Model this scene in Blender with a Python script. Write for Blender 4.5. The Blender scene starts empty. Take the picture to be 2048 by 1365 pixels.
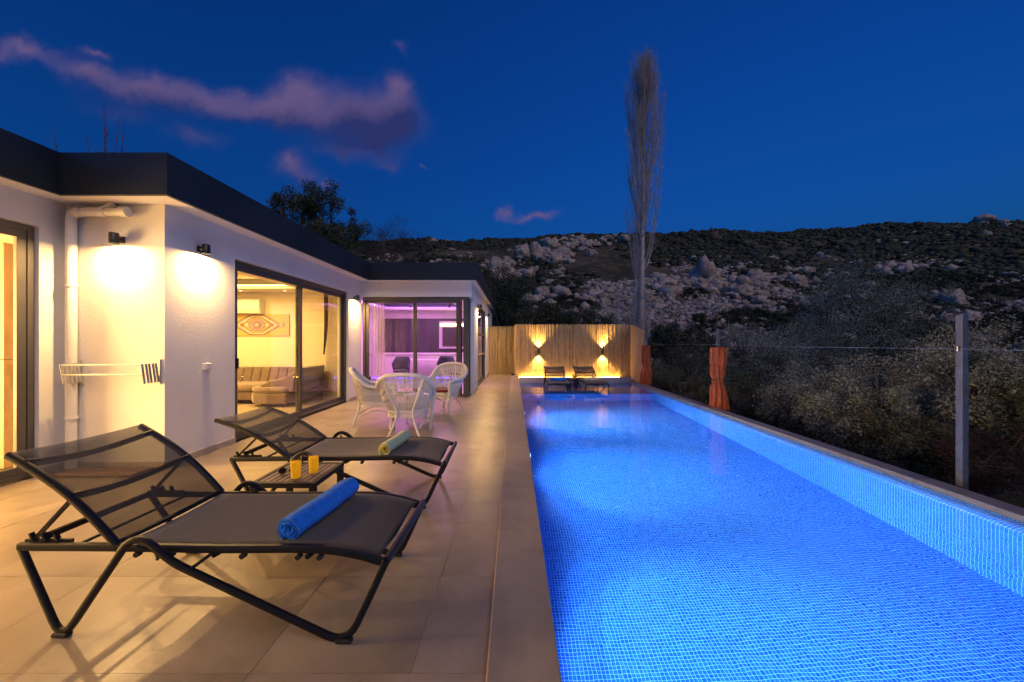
import bpy, bmesh, math, random
import numpy as np
from mathutils import Vector, Matrix, Euler

R = math.radians
PI = math.pi
scene = bpy.context.scene
COL = scene.collection
random.seed(7)

# ------------------------------------------------------------------ camera
CAM_H = 1.35
F_PX = 780.0
VPX, VPY = 1028.0, 683.0
cam_data = bpy.data.cameras.new("camera")
cam_data.sensor_width = 36.0
cam_data.lens = F_PX / 2048.0 * 36.0
cam_data.shift_x = -(VPX - 1024.0) / 2048.0
cam_data.shift_y = (VPY - 682.5) / 2048.0
cam_data.clip_start = 0.05
cam_data.clip_end = 3000.0
cam = bpy.data.objects.new("camera", cam_data)
cam.location = (0, 0, CAM_H)
cam.rotation_euler = (R(90), 0, 0)
COL.objects.link(cam)
scene.camera = cam

# ------------------------------------------------------------------ view / render
scene.view_settings.view_transform = 'Standard'
scene.view_settings.look = 'None'
scene.view_settings.exposure = 0.0
scene.view_settings.gamma = 1.0
scene.view_settings.use_curve_mapping = False
scene.render.engine = 'CYCLES'
scene.cycles.use_denoising = True
scene.cycles.max_bounces = 7
scene.cycles.diffuse_bounces = 3
scene.cycles.glossy_bounces = 3
scene.cycles.transmission_bounces = 5
scene.cycles.transparent_max_bounces = 16
scene.cycles.sample_clamp_indirect = 4.0
scene.cycles.caustics_reflective = False
scene.cycles.caustics_refractive = True
scene.cycles.blur_glossy = 0.5

# ------------------------------------------------------------------ node helpers
def nn(nt, kind, **kw):
    n = nt.nodes.new(kind)
    for k, v in kw.items():
        setattr(n, k, v)
    return n

def setin(n, name, v):
    n.inputs[name].default_value = v

def math_node(nt, op, a, b=None, c=None, clamp=False):
    n = nt.nodes.new('ShaderNodeMath')
    n.operation = op
    n.use_clamp = clamp
    for i, v in enumerate((a, b, c)):
        if v is None:
            continue
        if hasattr(v, 'links'):
            nt.links.new(v, n.inputs[i])
        else:
            n.inputs[i].default_value = v
    return n.outputs[0]

def mix_col(nt, fac, a, b, blend='MIX'):
    n = nt.nodes.new('ShaderNodeMix')
    n.data_type = 'RGBA'
    n.blend_type = blend
    for idx, v in ((0, fac), (6, a), (7, b)):
        if hasattr(v, 'links'):
            nt.links.new(v, n.inputs[idx])
        elif idx == 0:
            n.inputs[0].default_value = v
        else:
            n.inputs[idx].default_value = (*v, 1) if len(v) == 3 else v
    return n.outputs[2]

# ------------------------------------------------------------------ world: dusk sky with a few purple clouds
SUN_EL, SUN_ROT = R(-1.0), R(215)
world = bpy.data.worlds.new("World")
scene.world = world
world.use_nodes = True
world.cycles.sampling_method = 'MANUAL'
world.cycles.sample_map_resolution = 256
wt = world.node_tree
for n in list(wt.nodes):
    wt.nodes.remove(n)
w_out = nn(wt, 'ShaderNodeOutputWorld')
w_bg = nn(wt, 'ShaderNodeBackground')
w_sky = nn(wt, 'ShaderNodeTexSky')
w_sky.sky_type = 'NISHITA'
w_sky.sun_disc = False
w_sky.sun_elevation = SUN_EL
w_sky.sun_rotation = SUN_ROT
w_sky.altitude = 300
w_sky.air_density = 1.0
w_sky.dust_density = 0.3
w_sky.ozone_density = 3.0
w_co = nn(wt, 'ShaderNodeTexCoord')

# cloud density as a function of sky direction (tangent plane looking along +Y)
BLOBS = [  # px, py, rx, ry, slope, weight   (as read from the photograph, turned into directions below)
    (40, 102, 95, 30, 0.16, .95), (185, 106, 52, 16, 0.18, .75), (165, 150, 95, 36, 0.32, .85),
    (290, 178, 135, 46, 0.16, 1.0), (430, 205, 150, 42, 0.17, .9), (560, 230, 115, 50, 0.12, .95),
    (600, 188, 72, 52, 0.1, .85), (695, 228, 140, 78, 0.08, 1.15), (790, 215, 66, 80, 0.1, .9),
    (800, 172, 32, 40, 0.0, .8), (775, 266, 110, 46, 0.0, .75), (690, 298, 120, 34, 0.0, .5),
    (240, 222, 130, 40, 0.2, .38), (395, 270, 85, 34, 0.3, .5), (572, 322, 48, 28, 0.25, .9),
    (605, 352, 56, 32, 0.1, .6), (780, 325, 46, 22, 0.0, .5), (848, 334, 12, 8, 0, .6),
    (1014, 420, 15, 24, 0.9, .8), (1068, 428, 70, 13, -0.1, .9), (806, 92, 26, 20, 0.2, .5),
    (655, 372, 30, 14, 0, .6)]
def blob_sum(vec, blobs):
    """sum of soft ellipses in the tangent plane"""
    acc = None
    for (px, py, rx, ry, sl, wgt) in blobs:
        mp = nn(wt, 'ShaderNodeMapping'); mp.vector_type = 'TEXTURE'
        mp.inputs['Location'].default_value = ((px - VPX) / F_PX, (VPY - py) / F_PX, 0)
        mp.inputs['Rotation'].default_value = (0, 0, -math.atan(sl))
        mp.inputs['Scale'].default_value = (1.45 * rx / F_PX, 1.45 * ry / F_PX, 1)
        wt.links.new(vec, mp.inputs[0])
        gr = nn(wt, 'ShaderNodeTexGradient'); gr.gradient_type = 'QUADRATIC_SPHERE'
        wt.links.new(mp.outputs[0], gr.inputs[0])
        acc = math_node(wt, 'MULTIPLY_ADD', gr.outputs['Fac'], wgt * 1.3, acc if acc is not None else 0.0)
    return acc

sep = nn(wt, 'ShaderNodeSeparateXYZ')
wt.links.new(w_co.outputs['Generated'], sep.inputs[0])
ysafe = math_node(wt, 'MAXIMUM', sep.outputs[1], 0.02)
U = math_node(wt, 'DIVIDE', sep.outputs[0], ysafe)
V = math_node(wt, 'DIVIDE', sep.outputs[2], ysafe)
cxy = nn(wt, 'ShaderNodeCombineXYZ')
wt.links.new(U, cxy.inputs[0]); wt.links.new(V, cxy.inputs[1])
n1 = nn(wt, 'ShaderNodeTexNoise'); n1.noise_dimensions = '2D'
setin(n1, 'Scale', 9.0); setin(n1, 'Detail', 7.0); setin(n1, 'Roughness', 0.58)
wt.links.new(cxy.outputs[0], n1.inputs['Vector'])
wv = nn(wt, 'ShaderNodeVectorMath'); wv.operation = 'MULTIPLY_ADD'
wt.links.new(n1.outputs['Color'], wv.inputs[0]); wv.inputs[1].default_value = (0.09, 0.085, 0)
va = nn(wt, 'ShaderNodeVectorMath'); va.operation = 'ADD'; wt.links.new(cxy.outputs[0], va.inputs[0]); va.inputs[1].default_value = (-0.045, -0.0425, 0)
wt.links.new(va.outputs[0], wv.inputs[2])
c0 = blob_sum(wv.outputs[0], BLOBS)
vs = nn(wt, 'ShaderNodeVectorMath'); vs.operation = 'ADD'; wt.links.new(wv.outputs[0], vs.inputs[0]); vs.inputs[1].default_value = (-0.03, 0.055, 0)
c1 = blob_sum(vs.outputs[0], [BLOBS[i] for i in (2, 3, 4, 5, 7, 8, 14)])
mr = nn(wt, 'ShaderNodeMapRange'); mr.interpolation_type = 'SMOOTHSTEP'
wt.links.new(c0, mr.inputs['Value']); setin(mr, 'From Min', 0.04); setin(mr, 'From Max', 1.3)
front = math_node(wt, 'GREATER_THAN', sep.outputs[1], 0.03)
cmask = math_node(wt, 'MULTIPLY', math_node(wt, 'MULTIPLY', mr.outputs[0], front), 0.9)
lit = math_node(wt, 'SUBTRACT', 1.0, math_node(wt, 'MULTIPLY', c1, 0.95), clamp=True)
ccol = mix_col(wt, lit, (0.026, 0.032, 0.130), (0.135, 0.095, 0.225))
# deep blue dusk: the Nishita sky keeps its own gradient, its colour pushed to the saturated blue of the long exposure
gain = mix_col(wt, 1.0, w_sky.outputs[0], (0.038, 0.40, 0.86), 'MULTIPLY')
skyc = mix_col(wt, cmask, gain, ccol)
wt.links.new(skyc, w_bg.inputs['Color'])
setin(w_bg, 'Strength', 1.0)
wt.links.new(w_bg.outputs[0], w_out.inputs[0])

# ------------------------------------------------------------------ afterglow: one weak, very soft sun behind the camera
sun_d = bpy.data.lights.new("sun", 'SUN')
sun_d.energy = 0.90
sun_d.angle = R(30)
sun_d.color = (1.0, 0.80, 0.69)
sun_o = bpy.data.objects.new("sun", sun_d)
sun_o.rotation_euler = (R(50), 0, R(36))
COL.objects.link(sun_o)
# ------------------------------------------------------------------ scene helpers
def tag(o, label=None, cat=None, group=None, kind=None):
    if label: o['label'] = label
    if cat: o['category'] = cat
    if group: o['group'] = group
    if kind: o['kind'] = kind
    return o

def thing(name, loc=(0, 0, 0), rz=0.0, label=None, cat=None, group=None):
    o = bpy.data.objects.new(name, None)
    o.empty_display_size = 0.1
    o.location = loc
    o.rotation_euler = (0, 0, rz)
    COL.objects.link(o)
    return tag(o, label, cat, group)

def chain_loc(p):
    v = Vector((0, 0, 0))
    while p is not None:
        v += Vector(p.location)
        p = p.parent
    return v

def copy_tree(o, parent=None):
    c = o.copy()
    COL.objects.link(c)
    c.parent = parent
    for ch in list(o.children):
        copy_tree(ch, c)
    return c

class MB:
    """collects vertices and faces of ONE piece"""
    def __init__(self):
        self.v = []; self.f = []; self.uv = None; self.smooth = False
    def add(self, verts, faces):
        n = len(self.v)
        self.v.extend([tuple(p) for p in verts])
        self.f.extend([tuple(i + n for i in q) for q in faces])
        return self
    def box(self, x0, x1, y0, y1, z0, z1):
        v = [(x0, y0, z0), (x1, y0, z0), (x1, y1, z0), (x0, y1, z0), (x0, y0, z1), (x1, y0, z1), (x1, y1, z1), (x0, y1, z1)]
        f = [(0, 3, 2, 1), (4, 5, 6, 7), (0, 1, 5, 4), (1, 2, 6, 5), (2, 3, 7, 6), (3, 0, 4, 7)]
        return self.add(v, f)
    def bar(self, a, b, w, h, up=(0, 0, 1)):
        a = Vector(a); b = Vector(b); t = (b - a).normalized(); u = Vector(up)
        s = t.cross(u)
        if s.length < 1e-5: s = t.cross(Vector((1, 0, 0)))
        s.normalize(); u = s.cross(t).normalized()
        v = []
        for p in (a, b):
            for (i, j) in ((-1, -1), (1, -1), (1, 1), (-1, 1)):
                v.append(p + s * (i * w / 2) + u * (j * h / 2))
        return self.add(v, [(0, 1, 2, 3)[::-1], (4, 5, 6, 7), (0, 1, 5, 4), (1, 2, 6, 5), (2, 3, 7, 6), (3, 0, 4, 7)])
    def tube(self, pts, r, seg=8, cap=True, r2=None, side=None, closed=False, sq=None):
        """sweep a circle (or an ellipse r x r2) along pts; r may be a list; side fixes the first ellipse axis"""
        pts = [Vector(p) for p in pts]
        n = len(pts)
        rs = r if isinstance(r, (list, tuple)) else [r] * n
        ring = []
        prev = None
        for i, p in enumerate(pts):
            if closed:
                t = (pts[(i + 1) % n] - pts[i - 1]).normalized()
            else:
                t = (pts[min(i + 1, n - 1)] - pts[max(i - 1, 0)])
                t = t.normalized() if t.length > 1e-9 else Vector((0, 0, 1))
            if side is not None:
                s = Vector(side); s = s - t * s.dot(t)
            elif prev is None:
                s = t.orthogonal()
            else:
                s = prev - t * prev.dot(t)
            if s.length < 1e-6: s = t.orthogonal()
            s.normalize(); prev = s
            u = t.cross(s)
            ra = rs[i]; rb = (ra if r2 is None else r2)
            cs = [(math.cos(2 * PI * k / seg), math.sin(2 * PI * k / seg)) for k in range(seg)]
            if sq: cs = [(math.copysign(abs(a) ** (2 / sq), a), math.copysign(abs(b) ** (2 / sq), b)) for a, b in cs]
            ring.append([p + s * (ra * a) + u * (rb * b) for a, b in cs])
        v = [q for rg in ring for q in rg]
        f = []
        m = n if closed else n - 1
        for i in range(m):
            for k in range(seg):
                a = i * seg + k; b = i * seg + (k + 1) % seg
                c = ((i + 1) % n) * seg + (k + 1) % seg; d = ((i + 1) % n) * seg + k
                f.append((a, b, c, d))
        if cap and not closed:
            f.append(tuple(range(seg))[::-1])
            f.append(tuple((n - 1) * seg + k for k in range(seg)))
        self.smooth = True
        return self.add(v, f)
    def lathe(self, prof, seg=20, c=(0, 0, 0)):
        v = []; f = []
        n = len(prof)
        for k in range(seg):
            a = 2 * PI * k / seg
            for (r, z) in prof:
                v.append((c[0] + r * math.cos(a), c[1] + r * math.sin(a), c[2] + z))
        for k in range(seg):
            k2 = (k + 1) % seg
            for i in range(n - 1):
                f.append((k * n + i, k2 * n + i, k2 * n + i + 1, k * n + i + 1))
        self.smooth = True
        return self.add(v, f)
    def prism(self, poly, z0, z1):
        n = len(poly)
        v = [(x, y, z0) for x, y in poly] + [(x, y, z1) for x, y in poly]
        f = [tuple(range(n))[::-1], tuple(range(n, 2 * n))]
        for i in range(n):
            j = (i + 1) % n
            f.append((i, j, n + j, n + i))
        return self.add(v, f)
    def sheet(self, grid, thick=None):
        """grid[i][j] of points -> quads"""
        n, m = len(grid), len(grid[0])
        v = [p for row in grid for p in row]
        f = [(i * m + j, i * m + j + 1, (i + 1) * m + j + 1, (i + 1) * m + j) for i in range(n - 1) for j in range(m - 1)]
        return self.add(v, f)
    def build(self, name, mat, parent=None, world=True, bevel=0.0, smooth=None, solid=0.0):
        off = chain_loc(parent) if (parent is not None and world) else Vector((0, 0, 0))
        me = bpy.data.meshes.new(name)
        me.from_pydata([(p[0] - off[0], p[1] - off[1], p[2] - off[2]) for p in self.v], [], self.f)
        if smooth is None: smooth = self.smooth
        if smooth:
            me.polygons.foreach_set('use_smooth', [True] * len(me.polygons))
            try:
                me.set_sharp_from_angle(angle=R(40))
            except Exception:
                pass
        me.materials.append(mat)
        me.update()
        o = bpy.data.objects.new(name, me)
        COL.objects.link(o)
        o.parent = parent
        if solid:
            m = o.modifiers.new("solid", 'SOLIDIFY'); m.thickness = solid; m.offset = 0
        if bevel:
            m = o.modifiers.new("bevel", 'BEVEL'); m.width = bevel; m.segments = 2; m.limit_method = 'ANGLE'; m.angle_limit = R(40)
        return o

def np_mesh(name, verts, quads, mat, parent=None, smooth=False):
    """fast mesh from numpy arrays; quads (n,4) or tris (n,3)"""
    me = bpy.data.meshes.new(name)
    verts = np.asarray(verts, dtype=np.float32); quads = np.asarray(quads, dtype=np.int32)
    k = quads.shape[1]
    me.vertices.add(len(verts)); me.vertices.foreach_set('co', verts.ravel())
    me.loops.add(quads.size); me.loops.foreach_set('vertex_index', quads.ravel())
    me.polygons.add(len(quads))
    me.polygons.foreach_set('loop_start', np.arange(0, quads.size, k, dtype=np.int32))
    me.polygons.foreach_set('loop_total', np.full(len(quads), k, dtype=np.int32))
    if smooth:
        me.polygons.foreach_set('use_smooth', np.ones(len(quads), dtype=bool))
    me.materials.append(mat)
    me.update(calc_edges=True)
    me.validate()
    o = bpy.data.objects.new(name, me)
    COL.objects.link(o)
    o.parent = parent
    return o

def spline(pts, n=8):
    """Catmull-Rom through pts"""
    P = [Vector(p) for p in pts]
    P = [P[0] * 2 - P[1]] + P + [P[-1] * 2 - P[-2]]
    out = []
    for i in range(1, len(P) - 2):
        for k in range(n):
            t = k / n
            a, b, c, d = P[i - 1], P[i], P[i + 1], P[i + 2]
            out.append(0.5 * ((2 * b) + (c - a) * t + (2 * a - 5 * b + 4 * c - d) * t * t + (3 * b - a - 3 * c + d) * t ** 3))
    out.append(P[-2])
    return out

def fillet(pts, r, n=6):
    """polyline with rounded corners"""
    P = [Vector(p) for p in pts]
    out = [P[0]]
    for i in range(1, len(P) - 1):
        a = (P[i - 1] - P[i]); b = (P[i + 1] - P[i])
        rr = min(r[i - 1] if isinstance(r, (list, tuple)) else r, a.length * .49, b.length * .49)
        p0 = P[i] + a.normalized() * rr; p1 = P[i] + b.normalized() * rr
        for k in range(n + 1):
            t = k / n
            out.append(p0 * (1 - t) ** 2 + P[i] * 2 * t * (1 - t) + p1 * t * t)
    out.append(P[-1])
    return out

# ------------------------------------------------------------------ materials
def new_mat(name):
    m = bpy.data.materials.new(name); m.use_nodes = True
    nt = m.node_tree
    for n in list(nt.nodes): nt.nodes.remove(n)
    out = nn(nt, 'ShaderNodeOutputMaterial')
    return m, nt, out

def noise(nt, scale, detail=3, rough=0.5, coord='Object', vec=None, dist=0.0, stretch=None):
    t = nn(nt, 'ShaderNodeTexNoise')
    setin(t, 'Scale', scale); setin(t, 'Detail', detail); setin(t, 'Roughness', rough); setin(t, 'Distortion', dist)
    if vec is None:
        c = nn(nt, 'ShaderNodeTexCoord'); vec = c.outputs[coord]
    if stretch:
        mp = nn(nt, 'ShaderNodeMapping'); mp.inputs['Scale'].default_value = stretch
        nt.links.new(vec, mp.inputs[0]); vec = mp.outputs[0]
    nt.links.new(vec, t.inputs['Vector'])
    return t.outputs['Fac']

def ramp(nt, fac, stops):
    r = nn(nt, 'ShaderNodeValToRGB')
    els = r.color_ramp.elements
    while len(els) < len(stops): els.new(0.5)
    for e, (p, c) in zip(els, stops):
        e.position = p; e.color = (*c, 1)
    nt.links.new(fac, r.inputs[0])
    return r.outputs[0]

def pbr(name, col, rough=0.5, metal=0.0, var=0.12, vscale=6.0, bump=0.0, bscale=60.0, rand=0.0, spec=0.5, stretch=None, detail=4, col2=None, sheen=0.0):
    """principled material with noise-broken colour, roughness and fine relief"""
    m, nt, out = new_mat(name)
    b = nn(nt, 'ShaderNodeBsdfPrincipled')
    f = noise(nt, vscale, detail, 0.6, stretch=stretch)
    dark = tuple(c * (1 - var) for c in col); light = tuple(min(1, c * (1 + var)) for c in (col2 or col))
    c = ramp(nt, f, [(0.3, dark), (0.7, light)])
    if rand:
        oi = nn(nt, 'ShaderNodeObjectInfo')
        k = math_node(nt, 'MULTIPLY_ADD', oi.outputs['Random'], rand, 1 - rand / 2)
        hs = nn(nt, 'ShaderNodeHueSaturation')
        nt.links.new(c, hs.inputs['Color']); nt.links.new(k, hs.inputs['Value'])
        c = hs.outputs[0]
    nt.links.new(c, b.inputs['Base Color'])
    rr = math_node(nt, 'MULTIPLY_ADD', f, 0.25 * rough, rough * 0.88)
    nt.links.new(rr, b.inputs['Roughness'])
    setin(b, 'Metallic', metal)
    setin(b, 'Specular IOR Level', spec)
    if sheen:
        setin(b, 'Sheen Weight', sheen)
    if bump:
        bn = nn(nt, 'ShaderNodeBump'); setin(bn, 'Strength', 1.0); setin(bn, 'Distance', bump)
        nt.links.new(noise(nt, bscale, 4, 0.6, stretch=stretch), bn.inputs['Height'])
        nt.links.new(bn.outputs[0], b.inputs['Normal'])
    nt.links.new(b.outputs[0], out.inputs[0])
    return m

def emit(name, col, strength):
    m, nt, out = new_mat(name)
    e = nn(nt, 'ShaderNodeEmission'); e.inputs[0].default_value = (*col, 1); e.inputs[1].default_value = strength
    nt.links.new(e.outputs[0], out.inputs[0])
    return m

def thin_glass(name, tint=(0.95, 0.97, 0.97), refl=1.0, rough=0.0):
    m, nt, out = new_mat(name)
    t = nn(nt, 'ShaderNodeBsdfTransparent'); t.inputs[0].default_value = (*tint, 1)
    g = nn(nt, 'ShaderNodeBsdfGlossy'); g.inputs['Roughness'].default_value = rough
    lw = nn(nt, 'ShaderNodeLayerWeight'); setin(lw, 'Blend', 0.5)
    fr = math_node(nt, 'MULTIPLY_ADD', math_node(nt, 'POWER', lw.outputs['Facing'], 5.0), 0.95, 0.043)   # Schlick reflectance of one glass face
    mx = nn(nt, 'ShaderNodeMixShader')
    nt.links.new(math_node(nt, 'MULTIPLY', fr, refl), mx.inputs[0])
    nt.links.new(t.outputs[0], mx.inputs[1]); nt.links.new(g.outputs[0], mx.inputs[2])
    nt.links.new(mx.outputs[0], out.inputs[0])
    return m

def cloth(name, col, see=0.0, transl=0.25, rough=0.8, bscale=900, var=0.15, vscale=8, sheen=0.3, bdist=0.0015):
    """fabric: diffuse + translucent, woven openness as constant transparency"""
    m, nt, out = new_mat(name)
    b = nn(nt, 'ShaderNodeBsdfPrincipled'); setin(b, 'Roughness', rough); setin(b, 'Sheen Weight', sheen); setin(b, 'Specular IOR Level', 0.25)
    f = noise(nt, vscale, 4)
    c = ramp(nt, f, [(0.3, tuple(x * (1 - var) for x in col)), (0.7, tuple(min(1, x * (1 + var)) for x in col))])
    nt.links.new(c, b.inputs['Base Color'])
    bn = nn(nt, 'ShaderNodeBump'); setin(bn, 'Distance', bdist); setin(bn, 'Strength', 0.8)
    nt.links.new(noise(nt, bscale, 2), bn.inputs['Height']); nt.links.new(bn.outputs[0], b.inputs['Normal'])
    tr = nn(nt, 'ShaderNodeBsdfTranslucent'); nt.links.new(c, tr.inputs[0])
    m1 = nn(nt, 'ShaderNodeMixShader'); m1.inputs[0].default_value = transl
    nt.links.new(b.outputs[0], m1.inputs[1]); nt.links.new(tr.outputs[0], m1.inputs[2])
    last = m1.outputs[0]
    if see:
        tp = nn(nt, 'ShaderNodeBsdfTransparent')
        m2 = nn(nt, 'ShaderNodeMixShader'); m2.inputs[0].default_value = see
        nt.links.new(last, m2.inputs[1]); nt.links.new(tp.outputs[0], m2.inputs[2]); last = m2.outputs[0]
    nt.links.new(last, out.inputs[0])
    return m

M = {}
WARM = (1.0, 0.58, 0.20)
M['stucco'] = pbr('white_stucco', (0.74, 0.73, 0.72), 0.85, var=0.07, vscale=1.2, detail=8, bump=0.0019, bscale=46, spec=0.2)
M['soffit'] = pbr('soffit_paint', (0.76, 0.75, 0.73), 0.8, var=0.03, bump=0.0008, bscale=90, spec=0.2)
M['fascia'] = pbr('fascia_paint', (0.016, 0.021, 0.030), 0.42, var=0.25, vscale=1.2, bump=0.0006, bscale=50, spec=0.25)
M['alu'] = pbr('anthracite_aluminium', (0.085, 0.080, 0.080), 0.42, metal=0.3, var=0.08)
M['rubber'] = pbr('black_rubber', (0.012, 0.012, 0.013), 0.7)
M['glass'] = thin_glass('window_glass', (0.93, 0.95, 0.95), 1.0)
M['skirt'] = pbr('skirting_stone', (0.42, 0.37, 0.31), 0.6, var=0.12)
M['pvc'] = pbr('white_pvc', (0.70, 0.69, 0.67), 0.45, var=0.05, vscale=10)
M['white_plastic'] = pbr('white_plastic', (0.75, 0.74, 0.72), 0.4, var=0.04)
M['rack_metal'] = pbr('grey_rack_metal', (0.42, 0.42, 0.44), 0.45, metal=0.3)
M['lamp_body'] = pbr('lamp_body', (0.045, 0.042, 0.040), 0.35, metal=0.5)
M['lamp_glow'] = emit('lamp_lens', (1.0, 0.80, 0.50), 14.0)
M['frame_metal'] = pbr('charcoal_powder_coat', (0.007, 0.007, 0.009), 0.48, metal=0.0, spec=0.35, var=0.2, vscale=30, bump=0.0003, bscale=400)
M['sling'] = cloth('seat_sling', (0.038, 0.031, 0.026), see=0.05, transl=0.1, bscale=1200, var=0.12)
M['sling_back'] = cloth('back_sling', (0.036, 0.031, 0.028), see=0.42, transl=0.15, bscale=1200, var=0.12)
M['towel_blue'] = cloth('blue_towel', (0.004, 0.17, 0.70), transl=0.02, bscale=170, vscale=40, sheen=0.08, bdist=0.006)
M['towel_teal'] = cloth('pale_teal_towel', (0.40, 0.49, 0.30), transl=0.05, bscale=170, vscale=40, sheen=0.15, bdist=0.006)
M['towel_yellow'] = cloth('yellow_towel_inside', (0.55, 0.43, 0.06), transl=0.05, bscale=170, vscale=40, sheen=0.15, bdist=0.006)
M['towel_cream'] = cloth('cream_towel', (0.52, 0.45, 0.33), transl=0.05, bscale=170, vscale=40, sheen=0.15, bdist=0.006)
M['table_wood'] = pbr('grey_table_slat', (0.16, 0.12, 0.10), 0.5, var=0.3, vscale=12, stretch=(8, 1, 1), rand=0.3, bump=0.0006, bscale=80)
M['drink_glass'] = thin_glass('drinking_glass', (0.97, 0.98, 0.97), 1.0)
M['juice'] = cloth('orange_juice', (1.0, 0.76, 0.04), transl=0.7, rough=0.25, bscale=60, var=0.05, sheen=0)
M['sunglass_lens'] = pbr('dark_lens', (0.02, 0.012, 0.008), 0.08, var=0.05)
M['tortoise'] = pbr('brown_acetate', (0.10, 0.05, 0.025), 0.25, var=0.5, vscale=90)
M['wicker'] = pbr('white_painted_wicker', (0.70, 0.67, 0.64), 0.55, var=0.08, vscale=40, bump=0.0006, bscale=300)
M['cushion'] = cloth('dark_navy_cushion', (0.035, 0.042, 0.065), transl=0.0, bscale=600)
M['red_cushion'] = cloth('dark_red_cushion', (0.16, 0.015, 0.012), transl=0.0, bscale=600)
M['orange_cloth'] = cloth('orange_canvas', (0.44, 0.088, 0.020), transl=0.2, bscale=500, var=0.25, vscale=10)
M['post'] = pbr('grey_post_paint', (0.062, 0.072, 0.100), 0.5, var=0.35, vscale=14, detail=8, bump=0.0008, bscale=60)
M['wire'] = pbr('galvanised_wire', (0.35, 0.35, 0.37), 0.4, metal=0.7)
M['cane'] = pbr('dry_reed', (0.50, 0.37, 0.20), 0.7, var=0.55, vscale=9, stretch=(30, 30, 0.6), spec=0.3)
M['rail_wood'] = pbr('fence_rail', (0.20, 0.14, 0.08), 0.7, var=0.3)
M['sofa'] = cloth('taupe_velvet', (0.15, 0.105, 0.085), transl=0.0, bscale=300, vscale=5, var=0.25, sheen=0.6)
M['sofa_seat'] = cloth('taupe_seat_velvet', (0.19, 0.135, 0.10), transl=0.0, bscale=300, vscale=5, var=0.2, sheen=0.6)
M['wood_leg'] = pbr('walnut', (0.10, 0.055, 0.03), 0.45, var=0.35, vscale=18, stretch=(1, 1, 6))
M['oak'] = pbr('oak_veneer', (0.24, 0.145, 0.055), 0.5, var=0.25, vscale=6, stretch=(6, 1, 0.6))
M['room_wall'] = pbr('room_paint', (0.70, 0.62, 0.48), 0.8, var=0.03, bump=0.0005, bscale=60)
M['room_white'] = pbr('room_white_paint', (0.74, 0.70, 0.68), 0.75, var=0.03, bump=0.0005, bscale=60)
M['room_floor'] = pbr('room_floor_tile', (0.42, 0.34, 0.24), 0.25, var=0.15, vscale=3)
M['curtain_brown'] = cloth('brown_drape', (0.10, 0.055, 0.035), transl=0.1, bscale=300)
M['sheer'] = cloth('sheer_curtain', (0.70, 0.64, 0.56), see=0.5, transl=0.5, bscale=300, var=0.05)
M['dark_cab'] = pbr('dark_cabinet', (0.045, 0.034, 0.036), 0.4, var=0.2)
M['counter'] = pbr('white_counter', (0.68, 0.66, 0.66), 0.3, var=0.04)
M['slate'] = pbr('dark_splash_tile', (0.055, 0.045, 0.052), 0.35, var=0.5, vscale=22)
M['canvas_yellow'] = pbr('canvas_yellow', (0.55, 0.38, 0.12), 0.8, var=0.1, vscale=25)
M['ink_brown'] = pbr('ink_brown', (0.20, 0.145, 0.17), 0.8, var=0.2)
M['ink_rose'] = pbr('ink_rose', (0.34, 0.26, 0.31), 0.8, var=0.2)
M['ink_red'] = pbr('ink_red', (0.50, 0.10, 0.05), 0.8, var=0.1)
M['ink_cream'] = pbr('ink_cream', (0.70, 0.58, 0.32), 0.8, var=0.1)
M['cove_glow'] = emit('cove_led', (1.0, 0.62, 0.16), 14.0)
M['fence_led'] = emit('fence_led', (1.0, 0.55, 0.11), 120.0)
M['purple_led'] = emit('purple_led', (0.55, 0.16, 1.0), 5.0)
M['blue_led'] = emit('blue_led', (0.16, 0.06, 1.0), 6.0)
M['downlight'] = emit('downlight_lens', (1.0, 0.85, 0.6), 12.0)
M['pool_lens'] = emit('pool_lamp_lens', (0.6, 0.85, 1.0), 2.5)
M['concrete'] = pbr('retaining_concrete', (0.22, 0.21, 0.20), 0.85, var=0.25, vscale=2, bump=0.003, bscale=20)
M['parapet'] = pbr('parapet_render', (0.42, 0.40, 0.42), 0.8, var=0.1, vscale=4, bump=0.001, bscale=80)
M['bark'] = pbr('olive_bark', (0.10, 0.085, 0.07), 0.9, var=0.4, vscale=14, stretch=(1, 1, .3), bump=0.01, bscale=30)
M['poplar_bark'] = pbr('poplar_bark', (0.50, 0.44, 0.42), 0.9, var=0.3, vscale=3, bump=0.01, bscale=12)
M['twig'] = pbr('bare_twig', (0.52, 0.44, 0.41), 0.9, var=0.25)
M['red_twig'] = pbr('red_bare_shoot', (0.16, 0.05, 0.045), 0.9, var=0.25)
M['yellow_petal'] = pbr('yellow_petal', (0.75, 0.55, 0.03), 0.6)
M['slat_wood'] = pbr('reflection_slat_wood', (0.22, 0.13, 0.08), 0.6, var=0.3, vscale=8, stretch=(1, 10, 1))

def leaf_mat(name, col, col2, vscale=1.2):
    m, nt, out = new_mat(name)
    b = nn(nt, 'ShaderNodeBsdfPrincipled'); setin(b, 'Roughness', 0.6); setin(b, 'Specular IOR Level', 0.3)
    geo = nn(nt, 'ShaderNodeNewGeometry')
    f = math_node(nt, 'ADD', math_node(nt, 'MULTIPLY', noise(nt, vscale, 3), 0.6), math_node(nt, 'MULTIPLY', geo.outputs['Random Per Island'], 0.4))
    c = ramp(nt, f, [(0.3, col), (0.72, col2)])
    nt.links.new(c, b.inputs['Base Color'])
    tr = nn(nt, 'ShaderNodeBsdfTranslucent'); nt.links.new(c, tr.inputs[0])
    mx = nn(nt, 'ShaderNodeMixShader'); mx.inputs[0].default_value = 0.25
    nt.links.new(b.outputs[0], mx.inputs[1]); nt.links.new(tr.outputs[0], mx.inputs[2])
    nt.links.new(mx.outputs[0], out.inputs[0])
    return m
M['olive_leaf'] = leaf_mat('olive_leaf', (0.070, 0.086, 0.062), (0.42, 0.46, 0.38))
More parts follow.
